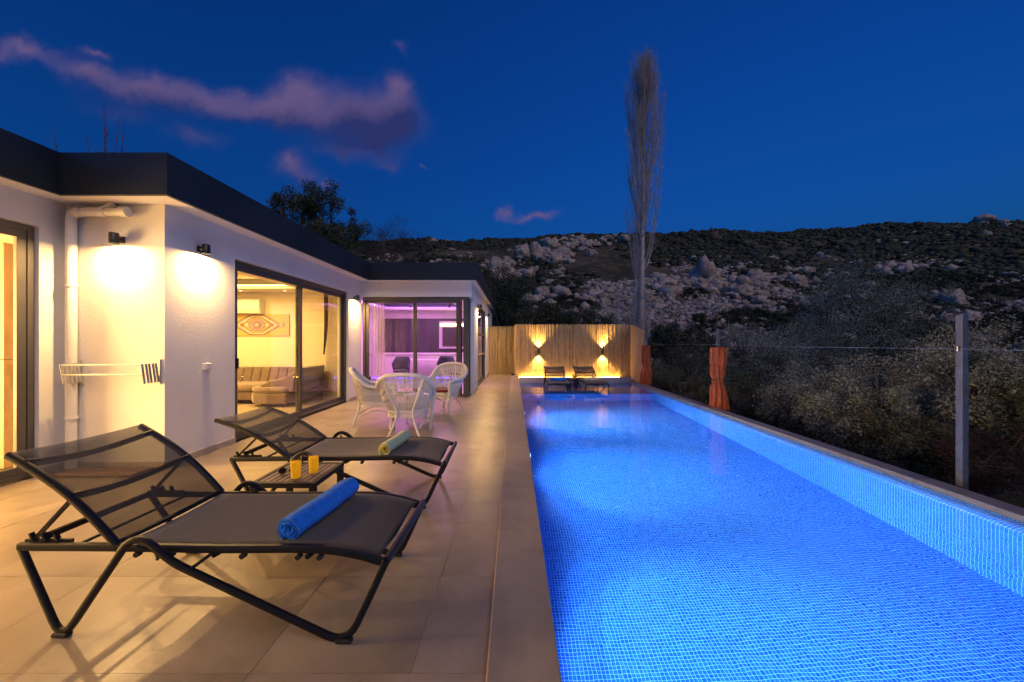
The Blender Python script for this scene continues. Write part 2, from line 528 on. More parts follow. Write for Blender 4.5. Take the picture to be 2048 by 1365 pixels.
M['dark_leaf'] = leaf_mat('evergreen_leaf', (0.035, 0.045, 0.028), (0.14, 0.155, 0.095))
M['scrub_leaf'] = leaf_mat('scrub_leaf', (0.020, 0.026, 0.014), (0.080, 0.084, 0.044), 0.15)
M['dry_leaf'] = leaf_mat('dry_twigs', (0.035, 0.020, 0.017), (0.10, 0.06, 0.048), 0.6)

# limestone
def rock_mat():
    m, nt, out = new_mat('limestone')
    b = nn(nt, 'ShaderNodeBsdfPrincipled'); setin(b, 'Roughness', 0.9); setin(b, 'Specular IOR Level', 0.2)
    f = noise(nt, 0.55, 8, 0.7)
    c = ramp(nt, f, [(0.22, (0.05, 0.04, 0.035)), (0.42, (0.27, 0.21, 0.185)), (0.60, (0.52, 0.43, 0.39)), (0.85, (0.34, 0.21, 0.16))])
    nt.links.new(c, b.inputs['Base Color'])
    bn = nn(nt, 'ShaderNodeBump'); setin(bn, 'Distance', 0.35); setin(bn, 'Strength', 0.9)
    nt.links.new(noise(nt, 1.6, 8, 0.7), bn.inputs['Height']); nt.links.new(bn.outputs[0], b.inputs['Normal'])
    nt.links.new(b.outputs[0], out.inputs[0])
    return m
M['rock'] = rock_mat()

def terrain_mat():
    m, nt, out = new_mat('hillside_ground')
    b = nn(nt, 'ShaderNodeBsdfPrincipled'); setin(b, 'Roughness', 0.95); setin(b, 'Specular IOR Level', 0.1)
    f = noise(nt, 0.05, 10, 0.68)
    c = ramp(nt, f, [(0.30, (0.034, 0.040, 0.022)), (0.47, (0.060, 0.058, 0.034)), (0.56, (0.105, 0.085, 0.060)), (0.68, (0.15, 0.115, 0.09))])
    g = noise(nt, 0.5, 6, 0.7)
    c2 = mix_col(nt, ramp(nt, g, [(0.52, (0, 0, 0)), (0.66, (0.8, 0.8, 0.8))]), c, (0.22, 0.18, 0.155))
    nt.links.new(c2, b.inputs['Base Color'])
    bn = nn(nt, 'ShaderNodeBump'); setin(bn, 'Distance', 0.6); setin(bn, 'Strength', 1.0)
    nt.links.new(noise(nt, 0.8, 8, 0.7), bn.inputs['Height']); nt.links.new(bn.outputs[0], b.inputs['Normal'])
    nt.links.new(b.outputs[0], out.inputs[0])
    return m
M['terrain'] = terrain_mat()

def paving_mat():
    m, nt, out = new_mat('porcelain_paving')
    b = nn(nt, 'ShaderNodeBsdfPrincipled')
    oi = nn(nt, 'ShaderNodeObjectInfo'); tc = nn(nt, 'ShaderNodeTexCoord')
    ad = nn(nt, 'ShaderNodeVectorMath'); ad.operation = 'ADD'
    cx = nn(nt, 'ShaderNodeCombineXYZ')
    k = math_node(nt, 'MULTIPLY', oi.outputs['Random'], 40.0)
    nt.links.new(k, cx.inputs[0]); nt.links.new(k, cx.inputs[2])
    nt.links.new(tc.outputs['Object'], ad.inputs[0]); nt.links.new(cx.outputs[0], ad.inputs[1])
    f = noise(nt, 1.5, 8, 0.62, vec=ad.outputs[0], dist=0.6)
    c = ramp(nt, f, [(0.28, (0.185, 0.150, 0.115)), (0.5, (0.265, 0.217, 0.165)), (0.72, (0.35, 0.29, 0.225))])
    # thin pale veins
    v = noise(nt, 2.3, 5, 0.55, vec=ad.outputs[0], dist=1.2)
    vv = math_node(nt, 'ABSOLUTE', math_node(nt, 'SUBTRACT', v, 0.5))
    vm = nn(nt, 'ShaderNodeMapRange'); nt.links.new(vv, vm.inputs['Value']); setin(vm, 'From Min', 0.0); setin(vm, 'From Max', 0.006); setin(vm, 'To Min', 0.4); setin(vm, 'To Max', 0.0)
    pm = noise(nt, 3.0, 2, vec=ad.outputs[0]); pk = math_node(nt, 'MULTIPLY', vm.outputs[0], math_node(nt, 'GREATER_THAN', pm, 0.55))
    c = mix_col(nt, pk, c, (0.40, 0.35, 0.30))
    hs = nn(nt, 'ShaderNodeHueSaturation'); nt.links.new(c, hs.inputs['Color'])
    nt.links.new(math_node(nt, 'MULTIPLY_ADD', oi.outputs['Random'], 0.05, 0.975), hs.inputs['Value'])
    nt.links.new(hs.outputs[0], b.inputs['Base Color'])
    nt.links.new(math_node(nt, 'MULTIPLY_ADD', noise(nt, 5, 5, vec=ad.outputs[0]), 0.22, 0.24), b.inputs['Roughness'])
    bn = nn(nt, 'ShaderNodeBump'); setin(bn, 'Distance', 0.0009); setin(bn, 'Strength', 1.0)
    nt.links.new(noise(nt, 30, 4, vec=ad.outputs[0]), bn.inputs['Height']); nt.links.new(bn.outputs[0], b.inputs['Normal'])
    nt.links.new(b.outputs[0], out.inputs[0])
    return m
M['paving'] = paving_mat()
M['coping'] = pbr('coping_stone', (0.27, 0.225, 0.18), 0.55, var=0.16, vscale=5, detail=8, rand=0.10, bump=0.0010, bscale=60)
M['coping_dark'] = pbr('outer_coping_stone', (0.165, 0.150, 0.150), 0.55, var=0.18, vscale=5, detail=8, rand=0.10, bump=0.0010, bscale=60)
M['grout'] = pbr('grout', (0.20, 0.165, 0.135), 0.9, var=0.15)

def mosaic_mat():
    m, nt, out = new_mat('blue_glass_mosaic')
    b = nn(nt, 'ShaderNodeBsdfPrincipled')
    uv = nn(nt, 'ShaderNodeUVMap'); uv.uv_map = 'UVMap'
    sp = nn(nt, 'ShaderNodeSeparateXYZ'); nt.links.new(uv.outputs[0], sp.inputs[0])
    masks = []; cells = []
    for i in (0, 1):
        t = math_node(nt, 'DIVIDE', sp.outputs[i], 0.0265)
        fr = math_node(nt, 'FRACT', t)
        masks.append(math_node(nt, 'LESS_THAN', fr, 0.135))
        cells.append(math_node(nt, 'FLOOR', t))
    g = math_node(nt, 'MAXIMUM', masks[0], masks[1])
    cc = nn(nt, 'ShaderNodeCombineXYZ'); nt.links.new(cells[0], cc.inputs[0]); nt.links.new(cells[1], cc.inputs[1])
    wn = nn(nt, 'ShaderNodeTexWhiteNoise'); nt.links.new(cc.outputs[0], wn.inputs[0])
    tc = ramp(nt, wn.outputs['Value'], [(0.0, (0.001, 0.070, 0.55)), (0.5, (0.003, 0.11, 0.70)), (1.0, (0.010, 0.17, 0.80))])
    # sheets of tiles differ slightly (30 cm)
    sh = nn(nt, 'ShaderNodeVectorMath'); sh.operation = 'DIVIDE'; nt.links.new(cc.outputs[0], sh.inputs[0]); sh.inputs[1].default_value = (12, 12, 12)
    sf = nn(nt, 'ShaderNodeVectorMath'); sf.operation = 'FLOOR'; nt.links.new(sh.outputs[0], sf.inputs[0])
    wn2 = nn(nt, 'ShaderNodeTexWhiteNoise'); nt.links.new(sf.outputs[0], wn2.inputs[0])
    hs = nn(nt, 'ShaderNodeHueSaturation'); nt.links.new(tc, hs.inputs['Color'])
    nt.links.new(math_node(nt, 'MULTIPLY_ADD', wn2.outputs['Value'], 0.16, 0.92), hs.inputs['Value'])
    col = mix_col(nt, g, hs.outputs[0], (0.22, 0.58, 0.82))
    nt.links.new(col, b.inputs['Base Color'])
    nt.links.new(math_node(nt, 'MULTIPLY_ADD', g, 0.5, 0.25), b.inputs['Roughness'])
    bn = nn(nt, 'ShaderNodeBump'); setin(bn, 'Distance', 0.002); setin(bn, 'Strength', 0.6)
    nt.links.new(math_node(nt, 'SUBTRACT', 1.0, g), bn.inputs['Height']); nt.links.new(bn.outputs[0], b.inputs['Normal'])
    nt.links.new(b.outputs[0], out.inputs[0])
    return m
M['mosaic'] = mosaic_mat()

def water_mat():
    m, nt, out = new_mat('pool_water')
    b = nn(nt, 'ShaderNodeBsdfPrincipled')
    setin(b, 'Base Color', (0.93, 0.98, 1.0, 1)); setin(b, 'Roughness', 0.0); setin(b, 'IOR', 1.33); setin(b, 'Transmission Weight', 1.0)
    bn = nn(nt, 'ShaderNodeBump'); setin(bn, 'Distance', 0.0024); setin(bn, 'Strength', 1.0)
    n_ = math_node(nt, 'ADD', math_node(nt, 'MULTIPLY', noise(nt, 1.6, 2), 1.6), math_node(nt, 'MULTIPLY', noise(nt, 7.0, 2), 0.5))
    nt.links.new(n_, bn.inputs['Height']); nt.links.new(bn.outputs[0], b.inputs['Normal'])
    nt.links.new(b.outputs[0], out.inputs[0])
    return m
M['water'] = water_mat()
# ------------------------------------------------------------------ terrain
rng = np.random.default_rng(11)
_PERM = rng.random((256, 256))
def vnoise(x, y):
    xi = np.floor(x).astype(int); yi = np.floor(y).astype(int)
    xf = x - xi; yf = y - yi
    xf = xf * xf * (3 - 2 * xf); yf = yf * yf * (3 - 2 * yf)
    a = _PERM[xi & 255, yi & 255]; b = _PERM[(xi + 1) & 255, yi & 255]
    c = _PERM[xi & 255, (yi + 1) & 255]; d = _PERM[(xi + 1) & 255, (yi + 1) & 255]
    return a + (b - a) * xf + (c - a) * yf + (a - b - c + d) * xf * yf
def fbm(x, y, oct=5):
    s = 0; a = 0.5
    for k in range(oct):
        s = s + a * (vnoise(x * 2 ** k + 17.3 * k, y * 2 ** k + 9.1 * k) - 0.5); a *= 0.52
    return s
HY = np.array([-80, 0, 20, 40, 60, 90, 130, 180, 240, 320, 380, 430, 520, 700.])
HZ = np.array([-2.4, -2.4, -2.6, -1.6, 2.5, 10.5, 23, 38, 58, 84, 98, 104, 96, 50.])
def hill(X, Y):
    X = np.asarray(X, float); Y = np.asarray(Y, float)
    z = np.interp(Y, HY, HZ)
    far = np.clip((Y - 45) / 120, 0, 1)
    z = z * (1 + 0.125 * np.clip(X / np.maximum(Y, 40), -1.5, 2.5) * far)
    # near rocky spur in front of the long green ridge
    z = z + 7.5 * np.exp(-((Y - 172) / 34) ** 2) * (np.exp(-((X + 12) / 46) ** 4) + 0.5 * np.exp(-((X - 45) / 25) ** 2))
    z = z - 5.0 * np.exp(-((Y - 225) / 30) ** 2) * np.exp(-((X - 5) / 80) ** 4)
    z = z + far * 15 * fbm(X / 75 + 3, Y / 75) + far * 4.5 * fbm(X / 17, Y / 17 + 5) + np.clip((Y - 16) / 30, 0, 1) * 1.4 * fbm(X / 6, Y / 6)
    # right bank below the pool
    bank = np.clip((X - 4.2) / 10, 0, 1) * np.clip((45 - Y) / 20, 0, 1)
    z = z + bank * 0.8 - 0.4 * np.clip((45 - Y) / 20, 0, 1)
    # gentle rise behind the house on the left
    left = np.clip((-X - 10) / 12, 0, 1) * np.clip((60 - Y) / 30, 0, 1)
    z = z + left * 2.6
    return z
xs = np.concatenate([np.linspace(-420, -90, 34)[:-1], np.linspace(-90, -20, 60)[:-1], np.linspace(-20, 40, 110)[:-1], np.linspace(40, 260, 190)[:-1], np.linspace(260, 700, 60)])
ys = np.concatenate([np.linspace(-60, 0, 10)[:-1], np.linspace(0, 60, 70)[:-1], np.linspace(60, 260, 190)[:-1], np.linspace(260, 460, 110)[:-1], np.linspace(460, 700, 14)])
GX, GY = np.meshgrid(xs, ys)
GZ = hill(GX, GY)
nx_, ny_ = len(xs), len(ys)
idx = np.arange(nx_ * ny_).reshape(ny_, nx_)
quads = np.stack([idx[:-1, :-1], idx[:-1, 1:], idx[1:, 1:], idx[1:, :-1]], -1).reshape(-1, 4)
terrain = np_mesh('terrain', np.stack([GX, GY, GZ], -1).reshape(-1, 3), quads, M['terrain'], smooth=True)
tag(terrain, kind='structure')
def hz(x, y):
    return float(hill(np.array([x]), np.array([y]))[0])
def ground_hit(px, py, y0=22.0):
    """where the sight line through a photo point meets the hillside"""
    a = (px - VPX) / F_PX; b = (VPY - py) / F_PX
    Y = np.linspace(y0, 420, 500)
    d = hill(a * Y, Y) - (CAM_H + b * Y)
    k = np.argmax(d > 0)
    return a * Y[k], Y[k]

# ------------------------------------------------------------------ terrace of porcelain slabs
COP_L, COP_R, COP_Z = -0.110, 0.186, 0.03
POOL_X0, POOL_X1 = 0.180, 3.84
POOL_Y0, POOL_Y1 = -3.0, 13.0
WATER_Z = -0.024
FLOOR_Z = -1.27
terrace = MB().prism([(-0.109, -4), (-0.109, 16.5), (-1.2, 16.5), (-1.2, 9.6), (-3.72, 9.6), (-3.72, 4.15), (-4.77, 4.15), (-4.77, -4)], -0.30, -0.0022).build('terrace', M['grout'])
tag(terrace, kind='structure')
_slab = {}
def slab(x0, x1, y0, y1):
    g = 0.0008
    w, d = round(x1 - x0 - 2 * g, 4), round(y1 - y0 - 2 * g, 4)
    if w < 0.02 or d < 0.02: return
    if (w, d) not in _slab:
        o = MB().box(-w / 2, w / 2, -d / 2, d / 2, -0.016, 0.0).build('paving_slab', M['paving'])
        _slab[(w, d)] = o.data
        _slab[(w, d, 'o')] = o
    else:
        o = _slab[(w, d, 'o')].copy(); COL.objects.link(o)
    o.name = 'paving_slab'
    o.location = ((x0 + x1) / 2, (y0 + y1) / 2, random.uniform(-0.0006, 0.0006))
    o.parent = terrace
xe = [COP_L, -0.42]
while xe[-1] > -3.6: xe.append(xe[-1] - 0.655)
ye = [0.93 - 0.655 * 2 + 0.655 * 1.0 * k for k in range(-6, 28)]
for j in range(len(ye) - 1):
    y0, y1 = ye[j], ye[j + 1]
    if y1 < -2.2 or y0 > 16.3: continue
    for i in range(len(xe) - 1):
        x1, x0 = xe[i], xe[i + 1]
        lim = -3.70 if y0 < 9.5 else -1.05
        if x1 <= lim: continue
        slab(max(x0, lim), x1, y0, min(y1, 16.25))
    if y0 < 4.13:
        for (x0, x1) in ((-4.36, -3.70), (-4.75, -4.36)):
            slab(x0, x1, y0, min(y1, 4.13))

# ------------------------------------------------------------------ coping stones round the pool
coping = MB().box(COP_L + .01, COP_R - .012, -3.0, 15.1, -0.32, -0.004).build('pool_coping', M['concrete'])
tag(coping, kind='structure')
def cop_stone(x0, x1, y0, y1, z1=COP_Z, th=0.034, bev=0.007, mat='coping'):
    o = MB().box(x0, x1, y0 + .001, y1 - .001, z1 - th, z1).build('coping_stone', M[mat], coping)
    m = o.modifiers.new('bevel', 'BEVEL'); m.width = bev; m.segments = 3
    return o
y = -2.9
while y < 13.0:
    cop_stone(COP_L, COP_R, y, min(y + 0.805, 13.0)); y += 0.805
y = 13.0
cop_stone(COP_L, COP_R, 13.0, 14.1); cop_stone(COP_L, COP_R, 14.1, 15.1)
y = -2.9
while y < 13.1:
    cop_stone(3.845, 4.03, y, min(y + 0.95, 13.1), z1=COP_Z, th=0.05, mat='coping_dark'); y += 0.95
# ------------------------------------------------------------------ pool shell (mosaic), with its shallow ledge and rounded overflow edge
def uv_strip(name, prof, y0, y1, ny, parent=None, mat=None, axis='Y'):
    """profile [(a,z)...] swept along an axis, UV in metres (arc length, sweep length)"""
    s = [0.0]
    for i in range(1, len(prof)):
        s.append(s[-1] + math.dist(prof[i], prof[i - 1]))
    me = bpy.data.meshes.new(name)
    v = []; f = []; uvs = []
    yy = [y0 + (y1 - y0) * k / ny for k in range(ny + 1)]
    for q in yy:
        for (a, z) in prof:
            v.append((a, q, z) if axis == 'Y' else (q, a, z))
    m_ = len(prof)
    for k in range(ny):
        for i in range(m_ - 1):
            f.append((k * m_ + i, k * m_ + i + 1, (k + 1) * m_ + i + 1, (k + 1) * m_ + i))
            uvs += [(s[i], yy[k]), (s[i + 1], yy[k]), (s[i + 1], yy[k + 1]), (s[i], yy[k + 1])]
    me.from_pydata(v, [], f)
    ul = me.uv_layers.new(name='UVMap')
    ul.data.foreach_set('uv', [c for p in uvs for c in p])
    me.materials.append(mat or M['mosaic'])
    o = bpy.data.objects.new(name, me); COL.objects.link(o); o.parent = parent
    return o
pool = uv_strip('swimming_pool', [(POOL_X0, FLOOR_Z), (POOL_X1 - 0.14, FLOOR_Z)], POOL_Y0, 10.35, 1)
tag(pool, kind='structure')
uv_strip('pool_wall', [(POOL_X0, 0.0), (POOL_X0, FLOOR_Z)], POOL_Y0, 13.0, 1, pool)
RB = 0.13
prof = [(POOL_X1, -0.018)]
for k in range(9):
    a = PI / 2 * k / 8
    prof.append((POOL_X1 - 0.012 - RB * math.sin(a), -0.03 - RB * (1 - math.cos(a))))
prof.append((POOL_X1 - 0.012 - RB, FLOOR_Z))
w_ = uv_strip('pool_wall', prof, POOL_Y0, 13.0, 1, pool)
for p in w_.data.polygons: p.use_smooth = True
uv_strip('pool_wall', [(POOL_Y0, FLOOR_Z), (POOL_Y0, 0.0)], POOL_X0, POOL_X1, 1, pool, axis='X')
LEDGE_Z = -0.20
uv_strip('pool_ledge', [(10.35, FLOOR_Z), (10.35, LEDGE_Z), (13.0, LEDGE_Z)], POOL_X0, POOL_X1 - 0.14, 1, pool, axis='X')
# water
water = MB().sheet([[(POOL_X0 - .005, POOL_Y0, WATER_Z), (POOL_X1 - .01, POOL_Y0, WATER_Z)], [(POOL_X0 - .005, 13.0, WATER_Z), (POOL_X1 - .01, 13.0, WATER_Z)]]).build('water', M['water'])
tag(water, kind='structure')
# pool end parapet and the retaining wall outside the pool
par = MB().box(0.19, 3.93, 13.0, 13.16, -0.30, 0.143).build('parapet_wall', M['parapet'], bevel=0.006)
tag(par, 'low grey rendered wall closing the far end of the pool', 'wall')
ret = MB().box(3.86, 4.26, -3, 15.4, -3.6, -0.052).build('retaining_wall', M['concrete'])
tag(ret, 'concrete wall holding up the outer side of the pool', 'wall')
deck = MB().box(0.19, 4.9, 13.16, 16.2, -3.4, -0.06).build('planting_strip', M['concrete'])
tag(deck, kind='structure')

# underwater lamps in the left wall
def pool_lamp(y, label):
    t = thing('pool_lamp', (POOL_X0 + 0.004, y, -0.50), 0, label, 'pool light', 'underwater lamps along the left pool wall')
    mb = MB()
    seg = 24
    def ring(r0, r1, d0, d1):
        v = []; f = []
        for k in range(seg):
            a = 2 * PI * k / seg
            v += [(d0, r0 * math.cos(a), r0 * math.sin(a)), (d1, r1 * math.cos(a), r1 * math.sin(a))]
        for k in range(seg):
            j = (k + 1) % seg
            f.append((2 * k, 2 * j, 2 * j + 1, 2 * k + 1))
        return v, f
    for (a, b, c, d) in ((0.125, 0.12, 0, 0.025), (0.12, 0.095, 0.025, 0.03), (0.095, 0.09, 0.03, 0.02)):
        v, f = ring(a, b, c, d); mb.add(v, f)
    mb.build('bezel', M['white_plastic'], t, world=False, smooth=True)
    lens = MB()
    v, f = ring(0.09, 0.05, 0.022, 0.036); lens.add(v, f)
    v, f = ring(0.05, 0.0, 0.036, 0.042); lens.add(v, f)
    lens.build('lens', M['pool_lens'], t, world=False, smooth=True)
    for (ang, en, blend, tilt, lc) in ((178, 150, 0.35, 0, (0.34, 0.66, 1.0)), (96, 600, 1.0, 44, (0.62, 0.82, 1.0)), (96, 660, 1.0, -10, (0.70, 0.86, 1.0))):
        ld = bpy.data.lights.new('pool_lamp_light', 'SPOT')
        ld.energy = en; ld.color = lc; ld.spot_size = R(ang); ld.spot_blend = blend; ld.shadow_soft_size = 0.09
        lo = bpy.data.objects.new('pool_lamp_light', ld); COL.objects.link(lo)
        lo.parent = t; lo.location = (0.11, 0, 0); lo.rotation_euler = (0, R(-90 + tilt), 0)
for y, lb in ((-0.3, 'underwater lamp in the pool wall beside the camera, first from this end'), (2.5, 'underwater lamp in the pool wall opposite the near lounger'), (5.2, 'underwater lamp in the pool wall opposite the wicker chairs'), (8.0, 'underwater lamp in the pool wall closest to the far loungers')):
    pool_lamp(y, lb)

# ------------------------------------------------------------------ house
house = thing('house', (-4.0, 8.0, 0), 0, 'white single-storey villa with dark flat roof edge and lit glass doors along the terrace', 'house')
def wall(*b, mat='stucco', name='wall'):
    return MB().box(*b).build(name, M[mat], house)
SZ = 2.80
FX = -3.70
H1 = 2.45
# living-room block, long side facing the pool
wall(-3.95, FX, 4.13, 5.17, 0, SZ)
wall(-3.95, FX, 8.72, 9.45, 0, SZ)
wall(-3.95, FX, 5.17, 8.72, H1, SZ)
wall(-4.75, -3.95, 4.13, 4.38, 0, SZ)
# bedroom wing on the left
wall(-5.00, -4.75, 3.90, 4.38, 0, SZ)
wall(-5.00, -4.75, 0.40, 3.90, 2.50, SZ)
wall(-5.00, -4.75, -3.0, 0.40, 0, SZ)
# kitchen block at the end
wall(-3.70, -1.03, 9.45, 9.66, 2.43, SZ)
wall(-1.30, -1.03, 10.05, 11.05, 0, SZ)
wall(-1.24, -1.03, 11.05, 14.30, 2.43, SZ)
wall(-1.24, -1.03, 9.66, 10.05, 2.43, SZ)
wall(-1.30, -1.03, 14.30, 18.2, 0, SZ)
# back and party walls
wall(-8.60, -3.95, 9.24, 9.45, 0, SZ, mat='room_wall', name='interior_wall')
wall(-8.60, -8.40, 4.38, 9.24, 0, SZ, mat='room_wall', name='interior_wall')
wall(-8.40, -5.00, 4.16, 4.38, 0, SZ, mat='room_wall', name='interior_wall')
wall(-8.60, -8.40, -3.0, 4.16, 0, SZ, mat='room_wall', name='interior_wall')
wall(-8.40, -5.00, -3.0, -2.8, 0, SZ, mat='room_wall', name='interior_wall')
wall(-5.20, -1.30, 14.30, 14.5, 0, SZ, mat='room_white', name='interior_wall')
wall(-5.20, -5.00, 9.45, 14.30, 0, SZ, mat='room_white', name='interior_wall')
# floors
MB().box(-8.40, -3.90, 4.38, 9.24, -0.05, 0.012).build('interior_floor', M['room_floor'], house)
MB().box(-8.40, -4.95, -2.8, 4.16, -0.05, 0.012).build('interior_floor', M['room_floor'], house)
MB().box(-5.00, -1.20, 9.58, 14.30, -0.05, 0.012).build('interior_floor', M['room_floor'], house)
# dropped ceilings with a cove in the living room
def coved_ceiling(x0, x1, y0, y1, zb, cx0, cx1, cy0, cy1, mat, led):
    for b in ((x0, x1, y0, cy0), (x0, x1, cy1, y1), (x0, cx0, cy0, cy1), (cx1, x1, cy0, cy1)):
        MB().box(*b, zb, zb + 0.06).build('ceiling_border', M[mat], house)
    MB().box(cx0 - .15, cx1 + .15, cy0 - .15, cy1 + .15, zb + 0.24, zb + 0.27).build('ceiling_panel', M[mat], house)
    w = 0.03
    for b in ((cx0 - .1, cx1 + .1, cy0 - .1, cy0 - .1 + w), (cx0 - .1, cx1 + .1, cy1 + .1 - w, cy1 + .1), (cx0 - .1, cx0 - .1 + w, cy0, cy1), (cx1 + .1 - w, cx1 + .1, cy0, cy1)):
        MB().box(*b, zb + 0.075, zb + 0.09).build('cove_strip', M[led], house)
coved_ceiling(-8.40, -3.95, 4.38, 9.24, 2.50, -7.8, -4.7, 5.0, 8.5, 'room_wall', 'cove_glow')
coved_ceiling(-8.40, -5.00, -2.8, 4.16, 2.52, -7.8, -5.6, -2.0, 3.5, 'room_wall', 'cove_glow')
coved_ceiling(-5.00, -1.24, 9.66, 14.30, 2.46, -4.4, -1.8, 10.3, 13.6, 'room_white', 'purple_led')
# roof: soffit, fascia boards, roof deck
PL = [(-4.45, -3.2), (-4.45, 3.82), (-3.40, 3.82), (-3.40, 9.15), (-0.87, 9.15), (-0.87, 18.4), (-9.0, 18.4), (-9.0, -3.2)]
def inset(P, d):
    n = len(P); out = []
    for i in range(n):
        a, b, c = Vector(P[i - 1]), Vector(P[i]), Vector(P[(i + 1) % n])
        e1 = (b - a).normalized(); e2 = (c - b).normalized()
        n1 = Vector((-e1.y, e1.x)); n2 = Vector((-e2.y, e2.x))
        out.append(tuple(b + n1 * d + n2 * d))
    return out
area = sum(PL[i][0] * PL[(i + 1) % 8][1] - PL[(i + 1) % 8][0] * PL[i][1] for i in range(8))
sgn = 1 if area > 0 else -1
IN = inset(PL, 0.04 * sgn)
MB().prism(inset(PL, 0.037 * sgn), SZ + 0.001, SZ + 0.05).build('soffit', M['soffit'], house)
MB().prism(inset(PL, 0.037 * sgn), 3.05, 3.12).build('roof_deck', M['fascia'], house)
for i in range(8):
    j = (i + 1) % 8
    MB().prism([PL[i], PL[j], IN[j], IN[i]], 2.788, 3.20).build('fascia_board', M['fascia'], house)
# stone skirting
def skirt(x0, x1, y0, y1, z1=0.075): MB().box(x0, x1, y0, y1, 0.0, z1).build('skirting', M['skirt'], house, bevel=0.003)
skirt(FX, FX + 0.014, 4.115, 5.17); skirt(FX, FX + 0.014, 8.72, 9.43); skirt(-4.735, FX + .014, 4.115, 4.13); skirt(-4.75, -4.735, 3.92, 4.13)
skirt(-1.03, -1.016, 10.05, 11.05); skirt(-1.03, -1.016, 14.3, 16.2); 

# ------------------------------------------------------------------ sliding glazing: frame > sash > pane, handle
def glazing(name, axis, c, a0, a1, z0, z1, sashes, label, depth=0.10, fr=0.055, handles=()):
    """axis 'X': plane x=c spanning y a0..a1; axis 'Y': plane y=c spanning x a0..a1. sashes: list of (s0,s1,offset)"""
    win = thing(name, (c, (a0 + a1) / 2, 0) if axis == 'X' else ((a0 + a1) / 2, c, 0))
    win.parent = house
    win.location = Vector(win.location) - Vector(house.location)
    win['label'] = label
    def bx(mb, p0, p1, d0, d1, q0, q1):
        return mb.box(c + d0, c + d1, p0, p1, q0, q1) if axis == 'X' else mb.box(p0, p1, c + d0, c + d1, q0, q1)
    m = MB()
    hd = depth / 2
    bx(m, a0, a0 + fr, -hd, hd, z0, z1); bx(m, a1 - fr, a1, -hd, hd, z0, z1)
    bx(m, a0 + fr, a1 - fr, -hd, hd, z1 - fr, z1); bx(m, a0 + fr, a1 - fr, -hd, hd, z0, z0 + 0.04)
    m.build('frame', M['alu'], win, bevel=0.003)
    for (s0, s1, off) in sashes:
        st = 0.075
        lo, hi = z0 + 0.042, z1 - fr - 0.002
        s = MB()
        bx(s, s0, s0 + st, off - .018, off + .018, lo, hi); bx(s, s1 - st, s1, off - .018, off + .018, lo, hi)
        bx(s, s0 + st, s1 - st, off - .018, off + .018, hi - st, hi); bx(s, s0 + st, s1 - st, off - .018, off + .018, lo, lo + st)
        so = s.build('sash', M['alu'], win, bevel=0.003)
        p = MB(); bx(p, s0 + st, s1 - st, off - .004, off + .004, lo + st, hi - st)
        po = p.build('pane', M['glass'], win)
    for (hy, off) in handles:
        h = MB(); bx(h, hy - .015, hy + .015, off + .018, off + .05, 0.98, 1.12)
        h.build('handle', M['rubber'], win, bevel=0.004)
    return win
glazing('sliding_door', 'X', -3.80, 5.175, 8.715, 0.012, 2.445, [(5.23, 6.93, 0.022), (6.85, 8.66, -0.022)], 'wide two-leaf sliding glass door of the living room', handles=((5.275, 0.022),))
glazing('sliding_door', 'X', -4.84, 0.405, 3.895, 0.012, 2.495, [(0.46, 2.20, -0.022), (2.14, 3.84, 0.022)], 'sliding glass door of the orange-lit bedroom')
glazing('sliding_door', 'Y', 9.56, -3.69, -1.16, 0.012, 2.425, [(-3.635, -2.38, 0.022), (-2.46, -1.30, -0.022)], 'sliding glass door of the purple-lit kitchen', fr=0.06)
glazing('corner_window', 'X', -1.16, 9.62, 10.04, 0.012, 2.425, [(9.66, 10.0, 0)], 'narrow side pane beside the kitchen corner post', depth=0.08)
MB().box(-1.235, -1.112, 9.505, 9.615, 0.012, 2.425).build('corner_post', M['alu'], house, bevel=0.004)
kw = glazing('kitchen_window', 'X', -1.13, 11.06, 14.29, 0.012, 2.425, [(11.11, 14.24, 0)], 'tall kitchen window with two shelf-like bars', depth=0.12)
for z in (0.88, 1.55):
    MB().box(-1.21, -1.06, 11.2, 14.15, z, z + 0.05).build('transom_bar', M['alu'], kw)

